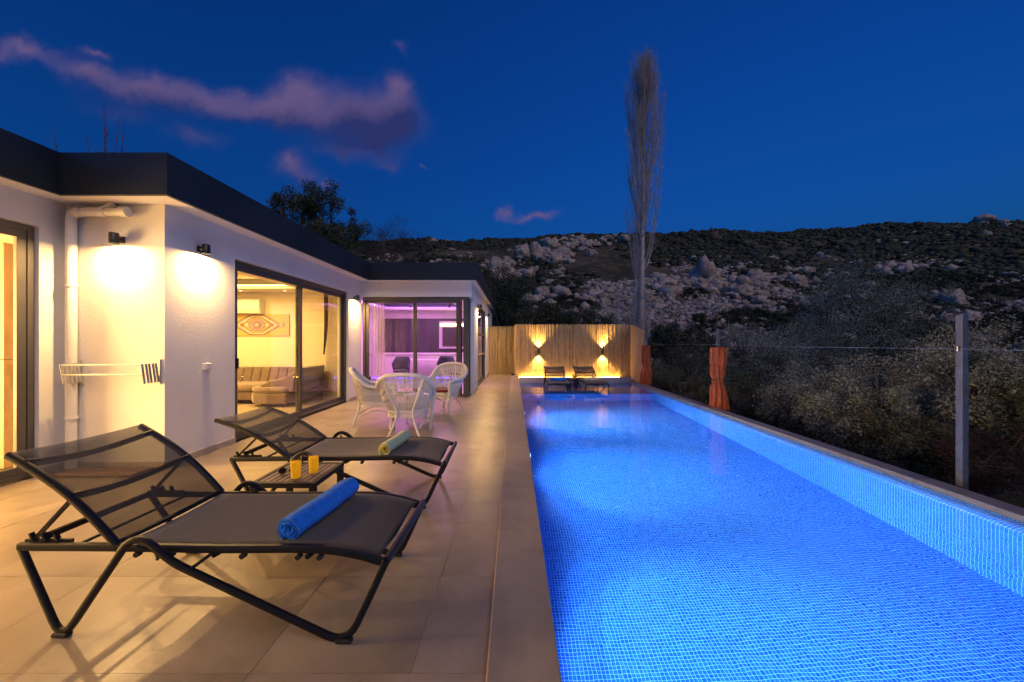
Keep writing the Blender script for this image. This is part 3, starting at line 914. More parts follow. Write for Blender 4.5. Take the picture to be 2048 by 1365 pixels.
# ------------------------------------------------------------------ wall lamps: small dark cylinders shining down
def spot(name, parent, loc, energy, size, blend, col=WARM, soft=0.03, rot=(0, 0, 0)):
    ld = bpy.data.lights.new(name, 'SPOT'); ld.energy = energy; ld.spot_size = R(size); ld.spot_blend = blend
    ld.color = col; ld.shadow_soft_size = soft
    lo = bpy.data.objects.new(name, ld); COL.objects.link(lo)
    lo.parent = parent; lo.location = loc; lo.rotation_euler = rot
    return lo
def area_light(name, parent, loc, sx, sy, energy, col, rot=(0, 0, 0)):
    ld = bpy.data.lights.new(name, 'AREA'); ld.shape = 'RECTANGLE'; ld.size = sx; ld.size_y = sy
    ld.energy = energy; ld.color = col
    lo = bpy.data.objects.new(name, ld); COL.objects.link(lo)
    lo.parent = parent; lo.location = loc; lo.rotation_euler = rot
    return lo
def wall_lamp(x, y, z, nx, ny, label, narrow=8, wide=54):
    t = thing('wall_lamp', (x, y, z), 0, label, 'wall lamp', 'downward wall lamps on the villa')
    n = Vector((nx, ny, 0)); c = n * 0.085
    MB().bar(n * 0.0, n * 0.014, 0.07, 0.07).build('wall_plate', M['lamp_body'], t, world=False, bevel=0.003)
    MB().tube([n * 0.012, n * 0.05], 0.014, 10).build('arm', M['lamp_body'], t, world=False)
    MB().lathe([(0, 0.055), (0.038, 0.055), (0.042, 0.05), (0.042, -0.055), (0.036, -0.055), (0.034, -0.035)], 20, c).build('shade', M['lamp_body'], t, world=False)
    MB().lathe([(0.034, -0.036), (0.02, -0.042), (0, -0.044)], 20, c).build('lens', M['lamp_glow'], t, world=False)
    spot('wall_lamp_light', t, c + Vector((0, 0, -0.062)), narrow, 92, 0.55)
    lo = area_light('wall_lamp_light', t, c + Vector((0, 0, -0.060)), 0.066, 0.066, wide, WARM)
    lo.data.shape = 'DISK'
wall_lamp(-4.15, 4.13, 2.42, 0, -1, 'small dark lamp shining down above the drying rack')
wall_lamp(-3.70, 4.58, 2.43, 1, 0, 'small dark wall lamp between the recess corner and the living-room door')
wall_lamp(-3.70, 9.02, 2.36, 1, 0, 'small dark wall lamp in the corner next to the kitchen door')
wall_lamp(-1.03, 11.0, 2.33, 1, 0, 'small dark wall lamp on the kitchen pillar')
wall_lamp(-1.03, 14.6, 2.33, 1, 0, 'small dark wall lamp nearest the reed fence')

# ------------------------------------------------------------------ downpipe, drying rack, socket, slats for floor reflections
t = thing('downpipe', (-4.62, 4.06, 0), 0, 'white plastic downpipe with elbow in the recess corner', 'pipe')
MB().tube(fillet([(-4.62, 4.07, 0.0), (-4.62, 4.07, 2.70), (-4.06, 4.07, 2.70)], 0.08), 0.045, 14).build('pipe', M['pvc'], t)
for (z, x) in ((1.93, -4.62), (0.55, -4.62)):
    MB().lathe([(0.046, -0.012), (0.053, -0.012), (0.053, 0.012), (0.046, 0.012)], 16, (x, 4.07, z)).build('bracket', M['pvc'], t)
for (x0, x1) in ((-4.56, -4.50), (-4.33, -4.25), (-4.10, -4.03)):
    MB().tube([(x0, 4.07, 2.70), (x1, 4.07, 2.70)], 0.052, 14).build('socket_joint', M['pvc'], t)
MB().tube([(-4.28, 4.07, 2.72), (-4.20, 4.10, 2.80)], 0.040, 12).build('branch', M['pvc'], t)

t = thing('drying_rack', (-4.1, 4.13, 1.05), 0, 'folding grey wall drying rack with two thin rods in the recess', 'drying rack')
for xb in (-4.56, -3.745):
    MB().box(xb - .012, xb + .012, 4.112, 4.13, 0.90, 1.16).build('wall_plate', M['rack_metal'], t, bevel=0.002)
    for k in range(5):
        y0 = 4.105 - k * 0.038
        MB().bar((xb + .004 * (k % 2), y0, 0.92), (xb + .004 * (k % 2), y0 - 0.030, 1.12), 0.006, 0.026, up=(0, 1, 0)).build('arm_slat', M['rack_metal'], t)
for (y0, z0) in ((3.925, 1.11), (3.93, 1.01), (4.0, 1.11), (4.01, 1.01)):
    MB().tube([(-4.56, y0, z0), (-3.745, y0, z0)], 0.0055, 8).build('rod', M['rack_metal'], t)

t = thing('socket_box', (-3.70, 4.67, 1.05), 0, 'small white weatherproof socket on the wall left of the living-room door', 'socket')
MB().box(-3.70, -3.655, 4.625, 4.715, 1.01, 1.09).build('box', M['white_plastic'], t, bevel=0.006)
MB().box(-3.655, -3.645, 4.632, 4.708, 1.016, 1.084).build('lid', M['white_plastic'], t, bevel=0.004)
t = thing('reflection_slats', (-4.2, 3.95, 0), 0, 'added low wooden slats in place of skirting reflections on the recess floor', 'reflection stand-in')  # added slats: their lines stand in for skirting reflections on the floor
for k in range(5):
    MB().box(-4.62, -3.78, 3.86 + k * 0.048, 3.86 + k * 0.048 + 0.036, 0.012, 0.03).build('slat', M['slat_wood'], t)
for x in (-4.5, -3.95): MB().box(x, x + .05, 3.86, 4.09, 0.0, 0.012).build('batten', M['slat_wood'], t)
# ------------------------------------------------------------------ living-room interior
area_light('living_ceiling_light', house, (-6.25 + 4.0, 6.75 - 8.0, 2.66), 2.8, 3.2, 430, (1.0, 0.58, 0.17))
area_light('bedroom_ceiling_light', house, (-6.7 + 4.0, 1.0 - 8.0, 2.68), 2.0, 4.6, 170, (1.0, 0.52, 0.12))
area_light('terrace_spill_fill', house, (-8.3 + 4.0, 1.9 - 8.0, 1.45), 3.2, 1.8, 1800, (1.0, 0.56, 0.17), rot=(0, R(-90), 0))  # added unseen fill: throws warm spill through the door onto the terrace
area_light('kitchen_ceiling_light', house, (-3.1 + 4.0, 12.0 - 8.0, 2.64), 2.2, 2.8, 190, (0.85, 0.26, 0.85))
MB().box(-8.395, -8.33, 0.25, 3.55, 0.5, 2.4).build('spill_fill_panel', M['room_white'], house, bevel=0.01)  # added backing panel for the unseen spill fill
def downlight(x, y, z):
    d = MB().lathe([(0.055, 0), (0.055, -0.006), (0.04, -0.008), (0.038, 0.0)], 18, (x, y, z)).build('downlight_ring', M['white_plastic'], house)
    MB().lathe([(0.038, -0.002), (0.0, -0.002)], 18, (x, y, z)).build('downlight_lens', M['downlight'], d)
for (x, y) in ((-7.2, 8.85), (-6.2, 8.85), (-5.2, 8.85), (-7.2, 4.7), (-5.9, 4.7), (-4.35, 5.4), (-4.35, 6.6), (-4.35, 7.8)): downlight(x, y, 2.50)
for (x, y) in ((-5.3, 3.0), (-5.3, 1.6), (-6.4, 3.85)): downlight(x, y, 2.52)
for (x, y) in ((-3.2, 10.0), (-2.2, 10.0), (-3.6, 13.95), (-2.2, 13.95)): downlight(x, y, 2.46)

t = thing('air_conditioner', (-6.35, 9.24, 2.15), 0, 'white split air conditioner above the geometric painting', 'air conditioner')
pr = [(9.24, 1.99), (9.24, 2.33), (9.08, 2.34), (9.03, 2.30), (9.02, 2.10), (9.08, 2.0)]
mb = MB(); n = len(pr)
mb.add([(-6.78, a, b) for a, b in pr] + [(-5.90, a, b) for a, b in pr], [tuple(range(n)), tuple(range(2 * n - 1, n - 1, -1))] + [(i, n + i, n + (i + 1) % n, (i + 1) % n) for i in range(n)])
mb.build('body', M['white_plastic'], t, bevel=0.01)
MB().box(-6.72, -5.96, 9.03, 9.07, 2.005, 2.012).build('flap', M['white_plastic'], t)

t = thing('wall_painting', (-6.03, 9.22, 1.48), 0, 'wide yellow canvas with nested brown and rose diamonds above the sofa', 'painting')
MB().box(-6.75, -5.31, 9.205, 9.238, 1.48, 1.99).build('canvas', M['canvas_yellow'], t, bevel=0.003)
def hexa(cx, w, h, y, mat, name='motif'):
    zc = 1.735; k = 0.30
    P = [(-w / 2, 0), (-w * k / 2, h / 2), (w * k / 2, h / 2), (w / 2, 0), (w * k / 2, -h / 2), (-w * k / 2, -h / 2)]
    v = [(cx + a, y, zc + b) for a, b in P] + [(cx + a, 9.206, zc + b) for a, b in P]
    MB().add(v, [(0, 1, 2, 3, 4, 5)] + [(i, 6 + i, 6 + (i + 1) % 6, (i + 1) % 6) for i in range(6)]).build(name, M[mat], t)
yy = 9.204
for (w, h, mt) in ((1.22, 0.48, 'ink_brown'), (1.10, 0.43, 'ink_rose'), (0.92, 0.42, 'ink_cream'), (0.82, 0.37, 'ink_brown'), (0.72, 0.34, 'ink_rose'), (0.58, 0.33, 'canvas_yellow'), (0.50, 0.29, 'ink_brown'), (0.42, 0.26, 'ink_rose'), (0.26, 0.18, 'ink_brown'), (0.18, 0.12, 'ink_rose'), (0.05, 0.05, 'ink_cream')):
    hexa(-6.06, w, h, yy, mt); yy -= 0.0015
for cx, mt in ((-6.42, 'ink_red'), (-5.70, 'ink_red'), (-6.30, 'ink_cream'), (-5.82, 'ink_cream')):
    hexa(cx, 0.09, 0.07, yy, mt)
for cx in (-5.46, -6.66):
    hexa(cx, 0.12, 0.13, 9.204, 'ink_brown'); hexa(cx - 0.03, 0.10, 0.10, 9.2025, 'canvas_yellow')

sofa = thing('sofa', (-6.4, 8.7, 0), 0, 'long taupe velvet sofa with channelled back and curved end under the painting', 'sofa')
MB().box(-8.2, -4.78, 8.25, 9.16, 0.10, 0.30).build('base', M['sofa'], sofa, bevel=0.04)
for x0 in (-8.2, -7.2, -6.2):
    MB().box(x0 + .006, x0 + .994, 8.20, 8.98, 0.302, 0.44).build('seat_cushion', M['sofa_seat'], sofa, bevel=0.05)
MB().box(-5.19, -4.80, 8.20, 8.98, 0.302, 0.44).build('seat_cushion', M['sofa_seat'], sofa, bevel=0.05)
x = -8.2
while x < -4.95:
    MB().add([(x + .004, 8.86, .40), (x + .196, 8.86, .40), (x + .196, 9.16, .40), (x + .004, 9.16, .40), (x + .004, 8.98, .76), (x + .196, 8.98, .76), (x + .196, 9.18, .76), (x + .004, 9.18, .76)],
             [(0, 3, 2, 1), (4, 5, 6, 7), (0, 1, 5, 4), (1, 2, 6, 5), (2, 3, 7, 6), (3, 0, 4, 7)]).build('back_channel', M['sofa'], sofa, bevel=0.03)
    x += 0.2
# curved chaise end with its sloping arm
poly = [(-5.45, 8.10), (-5.30, 7.90), (-4.95, 7.82), (-4.60, 7.86), (-4.52, 8.2), (-4.52, 9.16), (-5.20, 9.16), (-5.30, 8.5)]
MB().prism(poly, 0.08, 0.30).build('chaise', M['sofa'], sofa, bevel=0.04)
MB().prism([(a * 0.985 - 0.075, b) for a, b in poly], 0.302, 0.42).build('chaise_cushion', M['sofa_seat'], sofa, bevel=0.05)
arm = [(-5.28, 0.31), (-5.16, 0.46), (-4.98, 0.55), (-4.70, 0.60), (-4.50, 0.72), (-4.44, 0.72), (-4.50, 0.31)]
mb = MB(); n = len(arm)
mb.add([(a, 7.93, b) for a, b in arm] + [(a, 8.13, b) for a, b in arm], [tuple(range(n))[::-1], tuple(range(n, 2 * n))] + [(i, (i + 1) % n, n + (i + 1) % n, n + i) for i in range(n)])
mb.build('arm', M['sofa'], sofa, bevel=0.035)
MB().add([(-4.68, 8.1, .3), (-4.50, 8.1, .3), (-4.50, 9.16, .3), (-4.68, 9.16, .3), (-4.60, 8.1, .80), (-4.42, 8.1, .80), (-4.42, 9.16, .80), (-4.60, 9.16, .80)],
         [(0, 3, 2, 1), (4, 5, 6, 7), (0, 1, 5, 4), (1, 2, 6, 5), (2, 3, 7, 6), (3, 0, 4, 7)]).build('side_back', M['sofa'], sofa, bevel=0.04)
for (x, y) in ((-8.0, 8.4), (-6.4, 8.35), (-5.2, 8.05), (-4.7, 8.0)):
    MB().lathe([(0.0, 0.012), (0.018, 0.012), (0.028, 0.10)], 10, (x, y, 0)).build('leg', M['wood_leg'], sofa)

t = thing('side_cabinet', (-4.30, 9.05, 0), 0, 'small dark cabinet on a low stand right of the sofa', 'cabinet')
MB().box(-4.36, -4.06, 8.90, 9.20, 0.27, 0.66).build('body', M['dark_cab'], t, bevel=0.01)
MB().box(-4.345, -4.075, 8.895, 8.9, 0.29, 0.64).build('door', M['wood_leg'], t)
MB().box(-4.40, -4.0, 8.86, 9.22, 0.21, 0.265).build('shelf', M['wood_leg'], t, bevel=0.005)
for (x, y) in ((-4.38, 8.88), (-4.04, 8.88), (-4.38, 9.18), (-4.04, 9.18)):
    MB().box(x - .015, x + .015, y - .015, y + .015, 0.012, 0.21).build('leg', M['wood_leg'], t)

def pleats(p0, p1, z0, z1, n, amp, width=None, belly=None, nz=10):
    """curtain sheet: zigzag plan between p0 and p1; belly(t) scales the width by height"""
    p0 = Vector((*p0, 0)); p1 = Vector((*p1, 0)); d = p1 - p0; s = Vector((-d.y, d.x, 0)).normalized()
    g = []
    for k in range(nz + 1):
        t = k / nz; row = []
        sc = belly(t) if belly else 1.0
        for i in range(n * 6 + 1):
            u = i / (n * 6)
            p = p0 + d * (u * sc) + s * (amp * math.sin(u * n * 2 * PI + 0.7 * math.sin(3 * t)) * (0.6 + 0.4 * t))
            row.append((p.x, p.y, z1 + (z0 - z1) * t))
        g.append(row)
    m = MB().sheet(g); m.smooth = True
    return m
o = pleats((-4.33, 8.98), (-3.99, 8.80), 0.03, 2.42, 7, 0.035).build('sheer_curtain', M['sheer'])
tag(o, 'pale sheer curtain gathered at the far end of the living-room door', 'curtain')
o = pleats((-4.30, 8.82), (-4.02, 8.70), 1.05, 2.42, 3, 0.02, belly=lambda t: 0.42 * (1 - t ** 3) + 0.02).build('brown_drape', M['curtain_brown'])
tag(o, 'narrow dark brown drape in front of the sheer living-room curtain', 'curtain')

# bedroom: panelled wall seen through the left door
t = thing('wardrobe', (-6.6, 3.9, 0), 0, 'plain panelled wardrobe inside the orange-lit bedroom', 'wardrobe')
for k in range(4):
    MB().box(-8.2 + k * 0.75, -8.2 + k * 0.75 + 0.745, 3.98, 4.14, 0.05, 1.16).build('lower_door', M['oak'], t, bevel=0.003)
    MB().box(-8.2 + k * 0.75, -8.2 + k * 0.75 + 0.745, 3.98, 4.14, 1.165, 2.36).build('upper_door', M['oak'], t, bevel=0.003)

# ------------------------------------------------------------------ kitchen interior
t = thing('kitchen_counter', (-3.2, 13.8, 0), 0, 'white kitchen counter with blue-lit plinth', 'counter')
MB().box(-4.98, -1.40, 13.35, 14.28, 0.14, 0.90).build('cabinet', M['counter'], t, bevel=0.004)
MB().box(-4.98, -1.38, 13.30, 14.28, 0.90, 0.94).build('worktop', M['counter'], t, bevel=0.004)
MB().box(-4.98, -1.42, 13.42, 14.28, 0.012, 0.14).build('plinth', M['dark_cab'], t)
MB().box(-4.9, -1.45, 13.395, 13.415, 0.06, 0.13).build('plinth_led', M['blue_led'], t)
t = thing('splashback', (-3.2, 14.29, 1.0), 0, 'dark tiled splashback above the white kitchen counter', 'splashback')
MB().box(-4.98, -1.40, 14.272, 14.298, 0.945, 2.18).build('panel', M['slate'], t)
for k in range(18):
    for j in range(5):
        MB().box(-4.97 + k * 0.198, -4.97 + k * 0.198 + 0.193, 14.262, 14.272, 0.95 + j * 0.245, 0.95 + j * 0.245 + 0.24).build('tile', M['slate'], t)
t = thing('serving_hatch', (-1.9, 14.2, 1.1), 0, 'pale glazed kitchen hatch with orange light strip along its top', 'hatch')
MB().box(-2.72, -1.42, 14.16, 14.26, 1.08, 2.08).build('surround', M['parapet'], t, bevel=0.005)
MB().box(-2.60, -1.50, 14.15, 14.159, 1.16, 1.86).build('door', M['dark_cab'], t)
MB().box(-2.66, -1.46, 14.13, 14.158, 1.90, 1.99).build('light_strip', M['cove_glow'], t)
def kit_chair(x, y, rz, label):
    t = thing('kitchen_chair', (x, y, 0.012), rz, label, 'chair', 'dark shell chairs in the kitchen')
    g = []
    for i in range(13):
        a = PI * (i / 12); row = []
        for k in range(6):
            q = k / 5; r = 0.22 + 0.05 * q
            row.append((r * math.cos(a), -r * math.sin(a) * 0.9 , 0.45 + q * (0.42 if 3 <= i <= 9 else 0.42 * (0.45 + 0.55 * min(i, 12 - i) / 3))))
        g.append(row)
    m = MB().sheet(g); m.smooth = True
    m.build('shell', M['cushion'], t, world=False, solid=0.03)
    MB().lathe([(0, 0.40), (0.22, 0.40), (0.235, 0.43), (0.22, 0.47), (0, 0.475)], 20).build('seat', M['cushion'], t, world=False)
    for (sx, sy) in ((1, 1), (1, -1), (-1, 1), (-1, -1)):
        MB().tube([(sx * .12, sy * .12, .41), (sx * .22, sy * .22, 0)], [0.016, 0.010], 8).build('leg', M['wood_leg'], t, world=False)
kit_chair(-3.45, 11.9, R(180), 'dark shell chair on the left inside the kitchen')
kit_chair(-2.12, 12.1, R(180), 'dark shell chair on the right inside the kitchen')
t = thing('dining_table', (-2.8, 12.75, 0), 0, 'pale dining table between the dark kitchen chairs and counter', 'table')
MB().box(-3.6, -1.9, 12.4, 13.1, 0.72, 0.75).build('table_top', M['counter'], t, bevel=0.004)
for (x, y) in ((-3.5, 12.5), (-2.0, 12.5), (-3.5, 13.0), (-2.0, 13.0)):
    MB().box(x - .02, x + .02, y - .02, y + .02, 0.012, 0.72).build('leg', M['dark_cab'], t)
for (x, lb) in ((-2.95, 'left black ceiling spotlight in the kitchen'), (-1.85, 'right black ceiling spotlight in the kitchen')):
    t = thing('ceiling_spot', (x, 11.2, 2.46), 0, lb, 'spotlight', 'black ceiling spots in the kitchen')
    MB().lathe([(0, 0.02), (0.05, 0.02), (0.05, -0.01), (0.012, -0.012), (0.012, -0.06)], 14).build('base', M['rubber'], t, world=False)
    MB().tube([(0, 0.02, -.05), (0, -.09, -.12)], 0.035, 12).build('head', M['rubber'], t, world=False)
o = pleats((-3.60, 9.78), (-3.25, 9.80), 0.03, 2.42, 5, 0.03).build('sheer_curtain', M['sheer'])
tag(o, 'pale sheer curtain at the left end of the kitchen door', 'curtain')
o = pleats((-1.45, 9.76), (-1.30, 9.74), 0.03, 2.42, 3, 0.03).build('side_drape', M['curtain_brown'])
tag(o, 'narrow golden brown drape beside the kitchen corner post', 'curtain')
area_light('kitchen_warm_light', house, (-1.75 + 4.0, 9.95 - 8.0, 2.43), 0.5, 0.3, 20, WARM)

# ------------------------------------------------------------------ reed fence
def reed_fence(a, b, h0, h1, z0, label, seed, dense=0.0165):
    a = Vector((*a, 0)); b = Vector((*b, 0)); d = b - a; L = d.length; u = d / L; nrm = Vector((u.y, -u.x, 0))
    t = thing('reed_fence', (a + b) / 2 + Vector((0, 0, z0)), 0, label, 'fence', 'reed screens at the far end of the terrace')
    rr = random.Random(seed); V = []; Q = []
    m = int(L / dense)
    for k in range(m * 2):
        s = (k + rr.random()) / (m * 2) * L
        lean = rr.gauss(0, 0.018); r = rr.uniform(0.0045, 0.0105); off = rr.uniform(-0.012, 0.02)
        hh = (h0 + (h1 - h0) * s / L) + rr.gauss(0, 0.014)
        p0 = a + u * s + nrm * off; p0.z = z0
        bow = rr.gauss(0, 0.012)
        pts = [p0, p0 + u * (lean * .5 + bow) + Vector((0, 0, (hh - z0) * .5)) + nrm * rr.gauss(0, .004), p0 + u * lean + Vector((0, 0, hh - z0))]
        n0 = len(V)
        for p in pts:
            for q in range(5):
                an = 2 * PI * q / 5
                V.append(p + u * (r * math.cos(an)) + nrm * (r * math.sin(an)))
        for i in range(2):
            for q in range(5):
                Q.append((n0 + i * 5 + q, n0 + i * 5 + (q + 1) % 5, n0 + (i + 1) * 5 + (q + 1) % 5, n0 + (i + 1) * 5 + q))
    off = chain_loc(t)
    o = np_mesh('canes', np.array([v - off for v in V]), np.array(Q), M['cane'], t, smooth=True)
    o['kind'] = 'stuff'
    for z in (0.25, 0.5, 0.8):
        h = z0 + (min(h0, h1) - z0) * z
        MB().bar(a - nrm * 0.03 + Vector((0, 0, h)), b - nrm * 0.03 + Vector((0, 0, h)), 0.03, 0.05).build('rail', M['rail_wood'], t)
    nb = max(2, int(L / 1.5) + 1)
    for k in range(nb):
        p = a + u * (L * k / (nb - 1) * 0.98 + 0.01 * L) - nrm * 0.065
        MB().box(p.x - .025, p.x + .025, p.y - .025, p.y + .025, z0 - .05, z0 + (min(h0, h1) - z0) * .96).build('post', M['rail_wood'], t)
    return t
reed_fence((0.05, 15.2), (4.56, 15.2), 2.0, 2.0, -0.06, 'tall reed screen behind the pool with two lamps on it', 1)
reed_fence((4.56, 15.2), (4.10, 12.25), 1.98, 1.66, -0.06, 'short reed screen stepping down along the outer pool side', 2)
reed_fence((-1.02, 16.3), (0.06, 16.3), 1.96, 1.97, 0.0, 'narrow orange-lit reed screen between villa and pool screen', 3)
reed_fence((0.05, 16.26), (0.05, 15.22), 1.97, 1.99, 0.0, 'short return of reed joining the two back screens', 4)
def fence_lamp(x, label):
    t = thing('fence_lamp', (x, 15.16, 0.96), 0, label, 'wall lamp', 'up-and-down lamps on the reed screen')
    MB().box(-0.03, 0.03, -0.012, 0.012, -0.05, 0.05).build('wall_plate', M['lamp_body'], t, world=False, bevel=0.003)
    MB().lathe([(0.034, 0.09), (0.045, 0.09), (0.045, -0.09), (0.034, -0.09), (0.034, 0.09)], 18, (0, -0.065, 0)).build('body', M['lamp_body'], t, world=False)
    for s in (1, -1):
        MB().lathe([(0.034, s * 0.07), (0.0, s * 0.072)], 18, (0, -0.065, 0)).build('lens', M['lamp_glow'], t, world=False)
        spot('fence_lamp_light', t, (0, -0.065, s * 0.095), 480 if s < 0 else 420, 100, 1.0, col=(1.0, 0.56, 0.13), rot=(0 if s < 0 else PI, 0, 0), soft=0.02)
fence_lamp(0.955, 'left lamp on the tall reed screen shining up and down')
fence_lamp(3.43, 'right lamp on the tall reed screen shining up and down')
t = thing('led_strip', (2.0, 15.11, -0.045), 0, 'glowing yellow light strip along the foot of the tall reed screen', 'light strip')
MB().box(-1.85, 2.1, -0.02, 0.02, -0.008, 0.004).build('channel', M['rack_metal'], t, world=False)
MB().box(-1.85, 2.1, -0.012, 0.012, 0.004, 0.012).build('diffuser', M['fence_led'], t, world=False)

# ------------------------------------------------------------------ sun loungers
def make_lounger(theta, label):
    t = thing('sun_lounger', (0, 0, 0), 0, label, 'sun lounger', 'black sling sun loungers')
    W = 0.315; WF = 0.352
    rail = [(-0.87, .388), (-0.4, .392), (0.10, .392), (0.42, .398), (0.58, .396), (0.72, .378), (0.845, .345)]
    for s in (-1, 1):
        MB().tube(spline([(x, s * W, z) for x, z in rail], 4), 0.013, 12, r2=0.0185, side=(0, 1, 0), sq=4).build('side_rail', M['frame_metal'], t, world=False)
        # zig-zag leg tube: rail end, foot, armrest hump, foot, up to the end bar
        path = [(-0.865, s * W, .388), (-0.62, s * WF, -.020), (-0.275, s * WF, .488), (-0.10, s * WF, .345), (0.70, s * WF, -.010), (0.80, s * W * 1.04, .20), (0.868, s * W * 1.02, .352)]
        MB().tube(fillet(path, [0.10, 0.17, 0.06, 0.10, 0.10], 6), 0.011, 12, r2=0.0165, side=(0, 1, 0), sq=4).build('leg', M['frame_metal'], t, world=False)
        for (x, z) in ((-0.62, 0), (0.688, 0)):
            MB().box(x - .038, x + .038, s * WF - .017, s * WF + .017, 0.0, 0.020).build('foot_pad', M['rubber'], t, world=False, bevel=0.008)
        for x in (-0.30, -0.14, 0.20, 0.46, 0.56):
            MB().tube([(x, s * (W - .012), .362), (x, s * (W + .012), .362)], 0.013, 10).build('bolt_knob', M['rubber'], t, world=False)
        MB().tube([(-0.17, s * WF, .36), (-0.22, s * W, .375), (-0.27, s * WF, .42)], 0.008, 8).build('arm_bracket', M['frame_metal'], t, world=False)
        MB().tube([(-0.02, s * WF, .315), (0.06, s * W, .375)], 0.008, 8).build('arm_bracket', M['frame_metal'], t, world=False)
    MB().tube([(0.868, -W * 1.03, .350), (0.872, 0, .352), (0.868, W * 1.03, .350)], 0.022, 12, r2=0.0135, side=(0, 0, 1), sq=4).build('end_bar', M['frame_metal'], t, world=False)
    for (x, z, r) in ((-0.40, .372, .011), (0.06, .36, .012), (0.50, .36, .012), (0.80, .345, .010), (-0.86, .385, .016)):
        if x < -0.8: continue
        MB().tube([(x, -W, z), (x, 0, z - .03 if x > -0.3 else z), (x, W, z)], r, 8).build('cross_bar', M['frame_metal'], t, world=False)
    # seat sling, wrapped over the rails, with a little sag
    pr = spline([(x, 0, z) for x, z in [(-0.385, .404), (0.10, .408), (0.42, .414), (0.58, .412), (0.72, .394), (0.838, .364)]], 6)
    g = []
    for p in pr:
        row = []
        for k in range(17):
            q = -1 + 2 * k / 16
            edge = max(0, abs(q) - 0.94) / 0.06
            endc = 0.022 * (1 - q * q) * max(0, (p.x - 0.7) / 0.14) if p.x > 0.7 else 0
            row.append((p.x - endc, q * (W + .010), p.z + .003 - 0.016 * (1 - q * q) - 0.014 * edge ** 2))
        g.append(row)
    m = MB().sheet(g); m.smooth = True
    m.build('seat_sling', M['sling'], t, world=False, solid=0.003)
    # backrest
    LB = 0.67; hx, hzz = -0.40, .402
    def bp(s_, yy, lift=0.0):
        bow = 0.030 * math.sin(PI * s_) - 0.022 * s_ * s_
        c, sn = math.cos(theta), math.sin(theta)
        d = s_ * LB
        return (hx - d * c + (lift + bow) * sn, yy, hzz + d * sn + (lift + bow) * c)
    for s in (-1, 1):
        MB().tube([bp(k / 10, s * W) for k in range(11)], 0.0125, 12, r2=0.017, side=(0, 1, 0), sq=4).build('back_rail', M['frame_metal'], t, world=False)
    for (s_, r) in ((0.015, .013), (0.47, .013), (0.88, .013)):
        MB().tube([Vector(bp(s_, q * W, -0.045 * (1 - q * q) * (1 if s_ > .1 else .3))) for q in [-1 + k / 5 for k in range(11)]], r, 8, r2=r * 1.7 if s_ > .1 else r, side=(math.cos(theta), 0, -math.sin(theta))).build('back_bar', M['frame_metal'], t, world=False)
    g = []
    for k in range(15):
        s_ = 0.02 + 0.985 * k / 14; row = []
        for j in range(15):
            q = -1 + 2 * j / 14
            row.append(bp(s_, q * (W + .008), 0.012 - 0.018 * (1 - q * q)))
        g.append(row)
    m = MB().sheet(g); m.smooth = True
    m.build('back_sling', M['sling_back'], t, world=False, solid=0.003)
    # prop: struts from the back bar to a ratchet on the rails
    for s in (-1, 1):
        p = Vector(bp(0.47, s * W * 0.93, -0.02)); q_ = Vector((hx - 0.44, s * W * 0.93, .395))
        MB().bar(p, q_, 0.012, 0.022, up=(0, 1, 0)).build('strut', M['frame_metal'], t, world=False)
        MB().bar((hx - 0.46, s * W * 0.95, .40), (hx - 0.23, s * W * 0.95, .405), 0.010, 0.030).build('ratchet', M['frame_metal'], t, world=False)
        for k in range(3):
            MB().bar((hx - 0.42 + k * .06, s * W * .95, .41), (hx - 0.435 + k * .06, s * W * .95, .445), 0.010, 0.018, up=(0, 1, 0)).build('ratchet_tooth', M['frame_metal'], t, world=False)
    MB().tube([(hx - 0.36, -W * .93, .43), (hx - 0.36, W * .93, .43)], 0.012, 8, r2=0.018, side=(1, 0, 0)).build('prop_bar', M['frame_metal'], t, world=False)
    MB().tube([(hx - 0.22, -W, .385), (hx - 0.22, W, .385)], 0.008, 8).build('tie_rod', M['frame_metal'], t, world=False)
    return t
L1 = make_lounger(R(40), 'black sling sun lounger nearest the camera with a blue towel on it')
L1.location = (-1.44, 2.12, 0.0); L1.rotation_euler.z = R(-1.6)
L2 = make_lounger(R(29), 'black sling sun lounger behind the side table with a pale rolled towel on it')
L2.location = (-1.44, 3.50, 0.0); L2.rotation_euler.z = R(0.3)
L3 = make_lounger(R(31), 'distant sun lounger with the blue towel, standing in the shallow far end of the pool')
L3.location = (1.28, 11.72, LEDGE_Z + .002); L3.rotation_euler.z = R(-91)
L4 = make_lounger(R(31), 'distant sun lounger with the cream towel, standing in the shallow far end of the pool')
L4.location = (2.28, 11.72, LEDGE_Z + .002); L4.rotation_euler.z = R(-87)

# ------------------------------------------------------------------ slatted side tables
def side_table(x, y, z, label, w=0.44, d=0.46, h=0.40):
    t = thing('side_table', (x, y, z), 0, label, 'side table', 'slatted side tables between the loungers')
    e = 0.035
    for b in ((-w / 2, w / 2, -d / 2, -d / 2 + e), (-w / 2, w / 2, d / 2 - e, d / 2), (-w / 2, -w / 2 + e, -d / 2 + e, d / 2 - e), (w / 2 - e, w / 2, -d / 2 + e, d / 2 - e)):
        MB().box(*b, h - .035, h).build('top_frame', M['frame_metal'], t, world=False, bevel=0.004)
    n = 9; sw = (w - 2 * e) / n
    for k in range(n):
        x0 = -w / 2 + e + k * sw
        MB().box(x0 + .004, x0 + sw - .004, -d / 2 + e, d / 2 - e, h - .018, h - .002).build('slat', M['table_wood'], t, world=False, bevel=0.002)
    for sx in (-1, 1):
        for sy in (-1, 1):
            MB().box(sx * (w / 2 - .022) - .02, sx * (w / 2 - .022) + .02, sy * (d / 2 - .022) - .02, sy * (d / 2 - .022) + .02, 0.0, h - .036).build('leg', M['frame_metal'], t, world=False, bevel=0.004)
    return t
side_table(-1.555, 2.84, 0.0, 'dark slatted side table between the two near loungers')
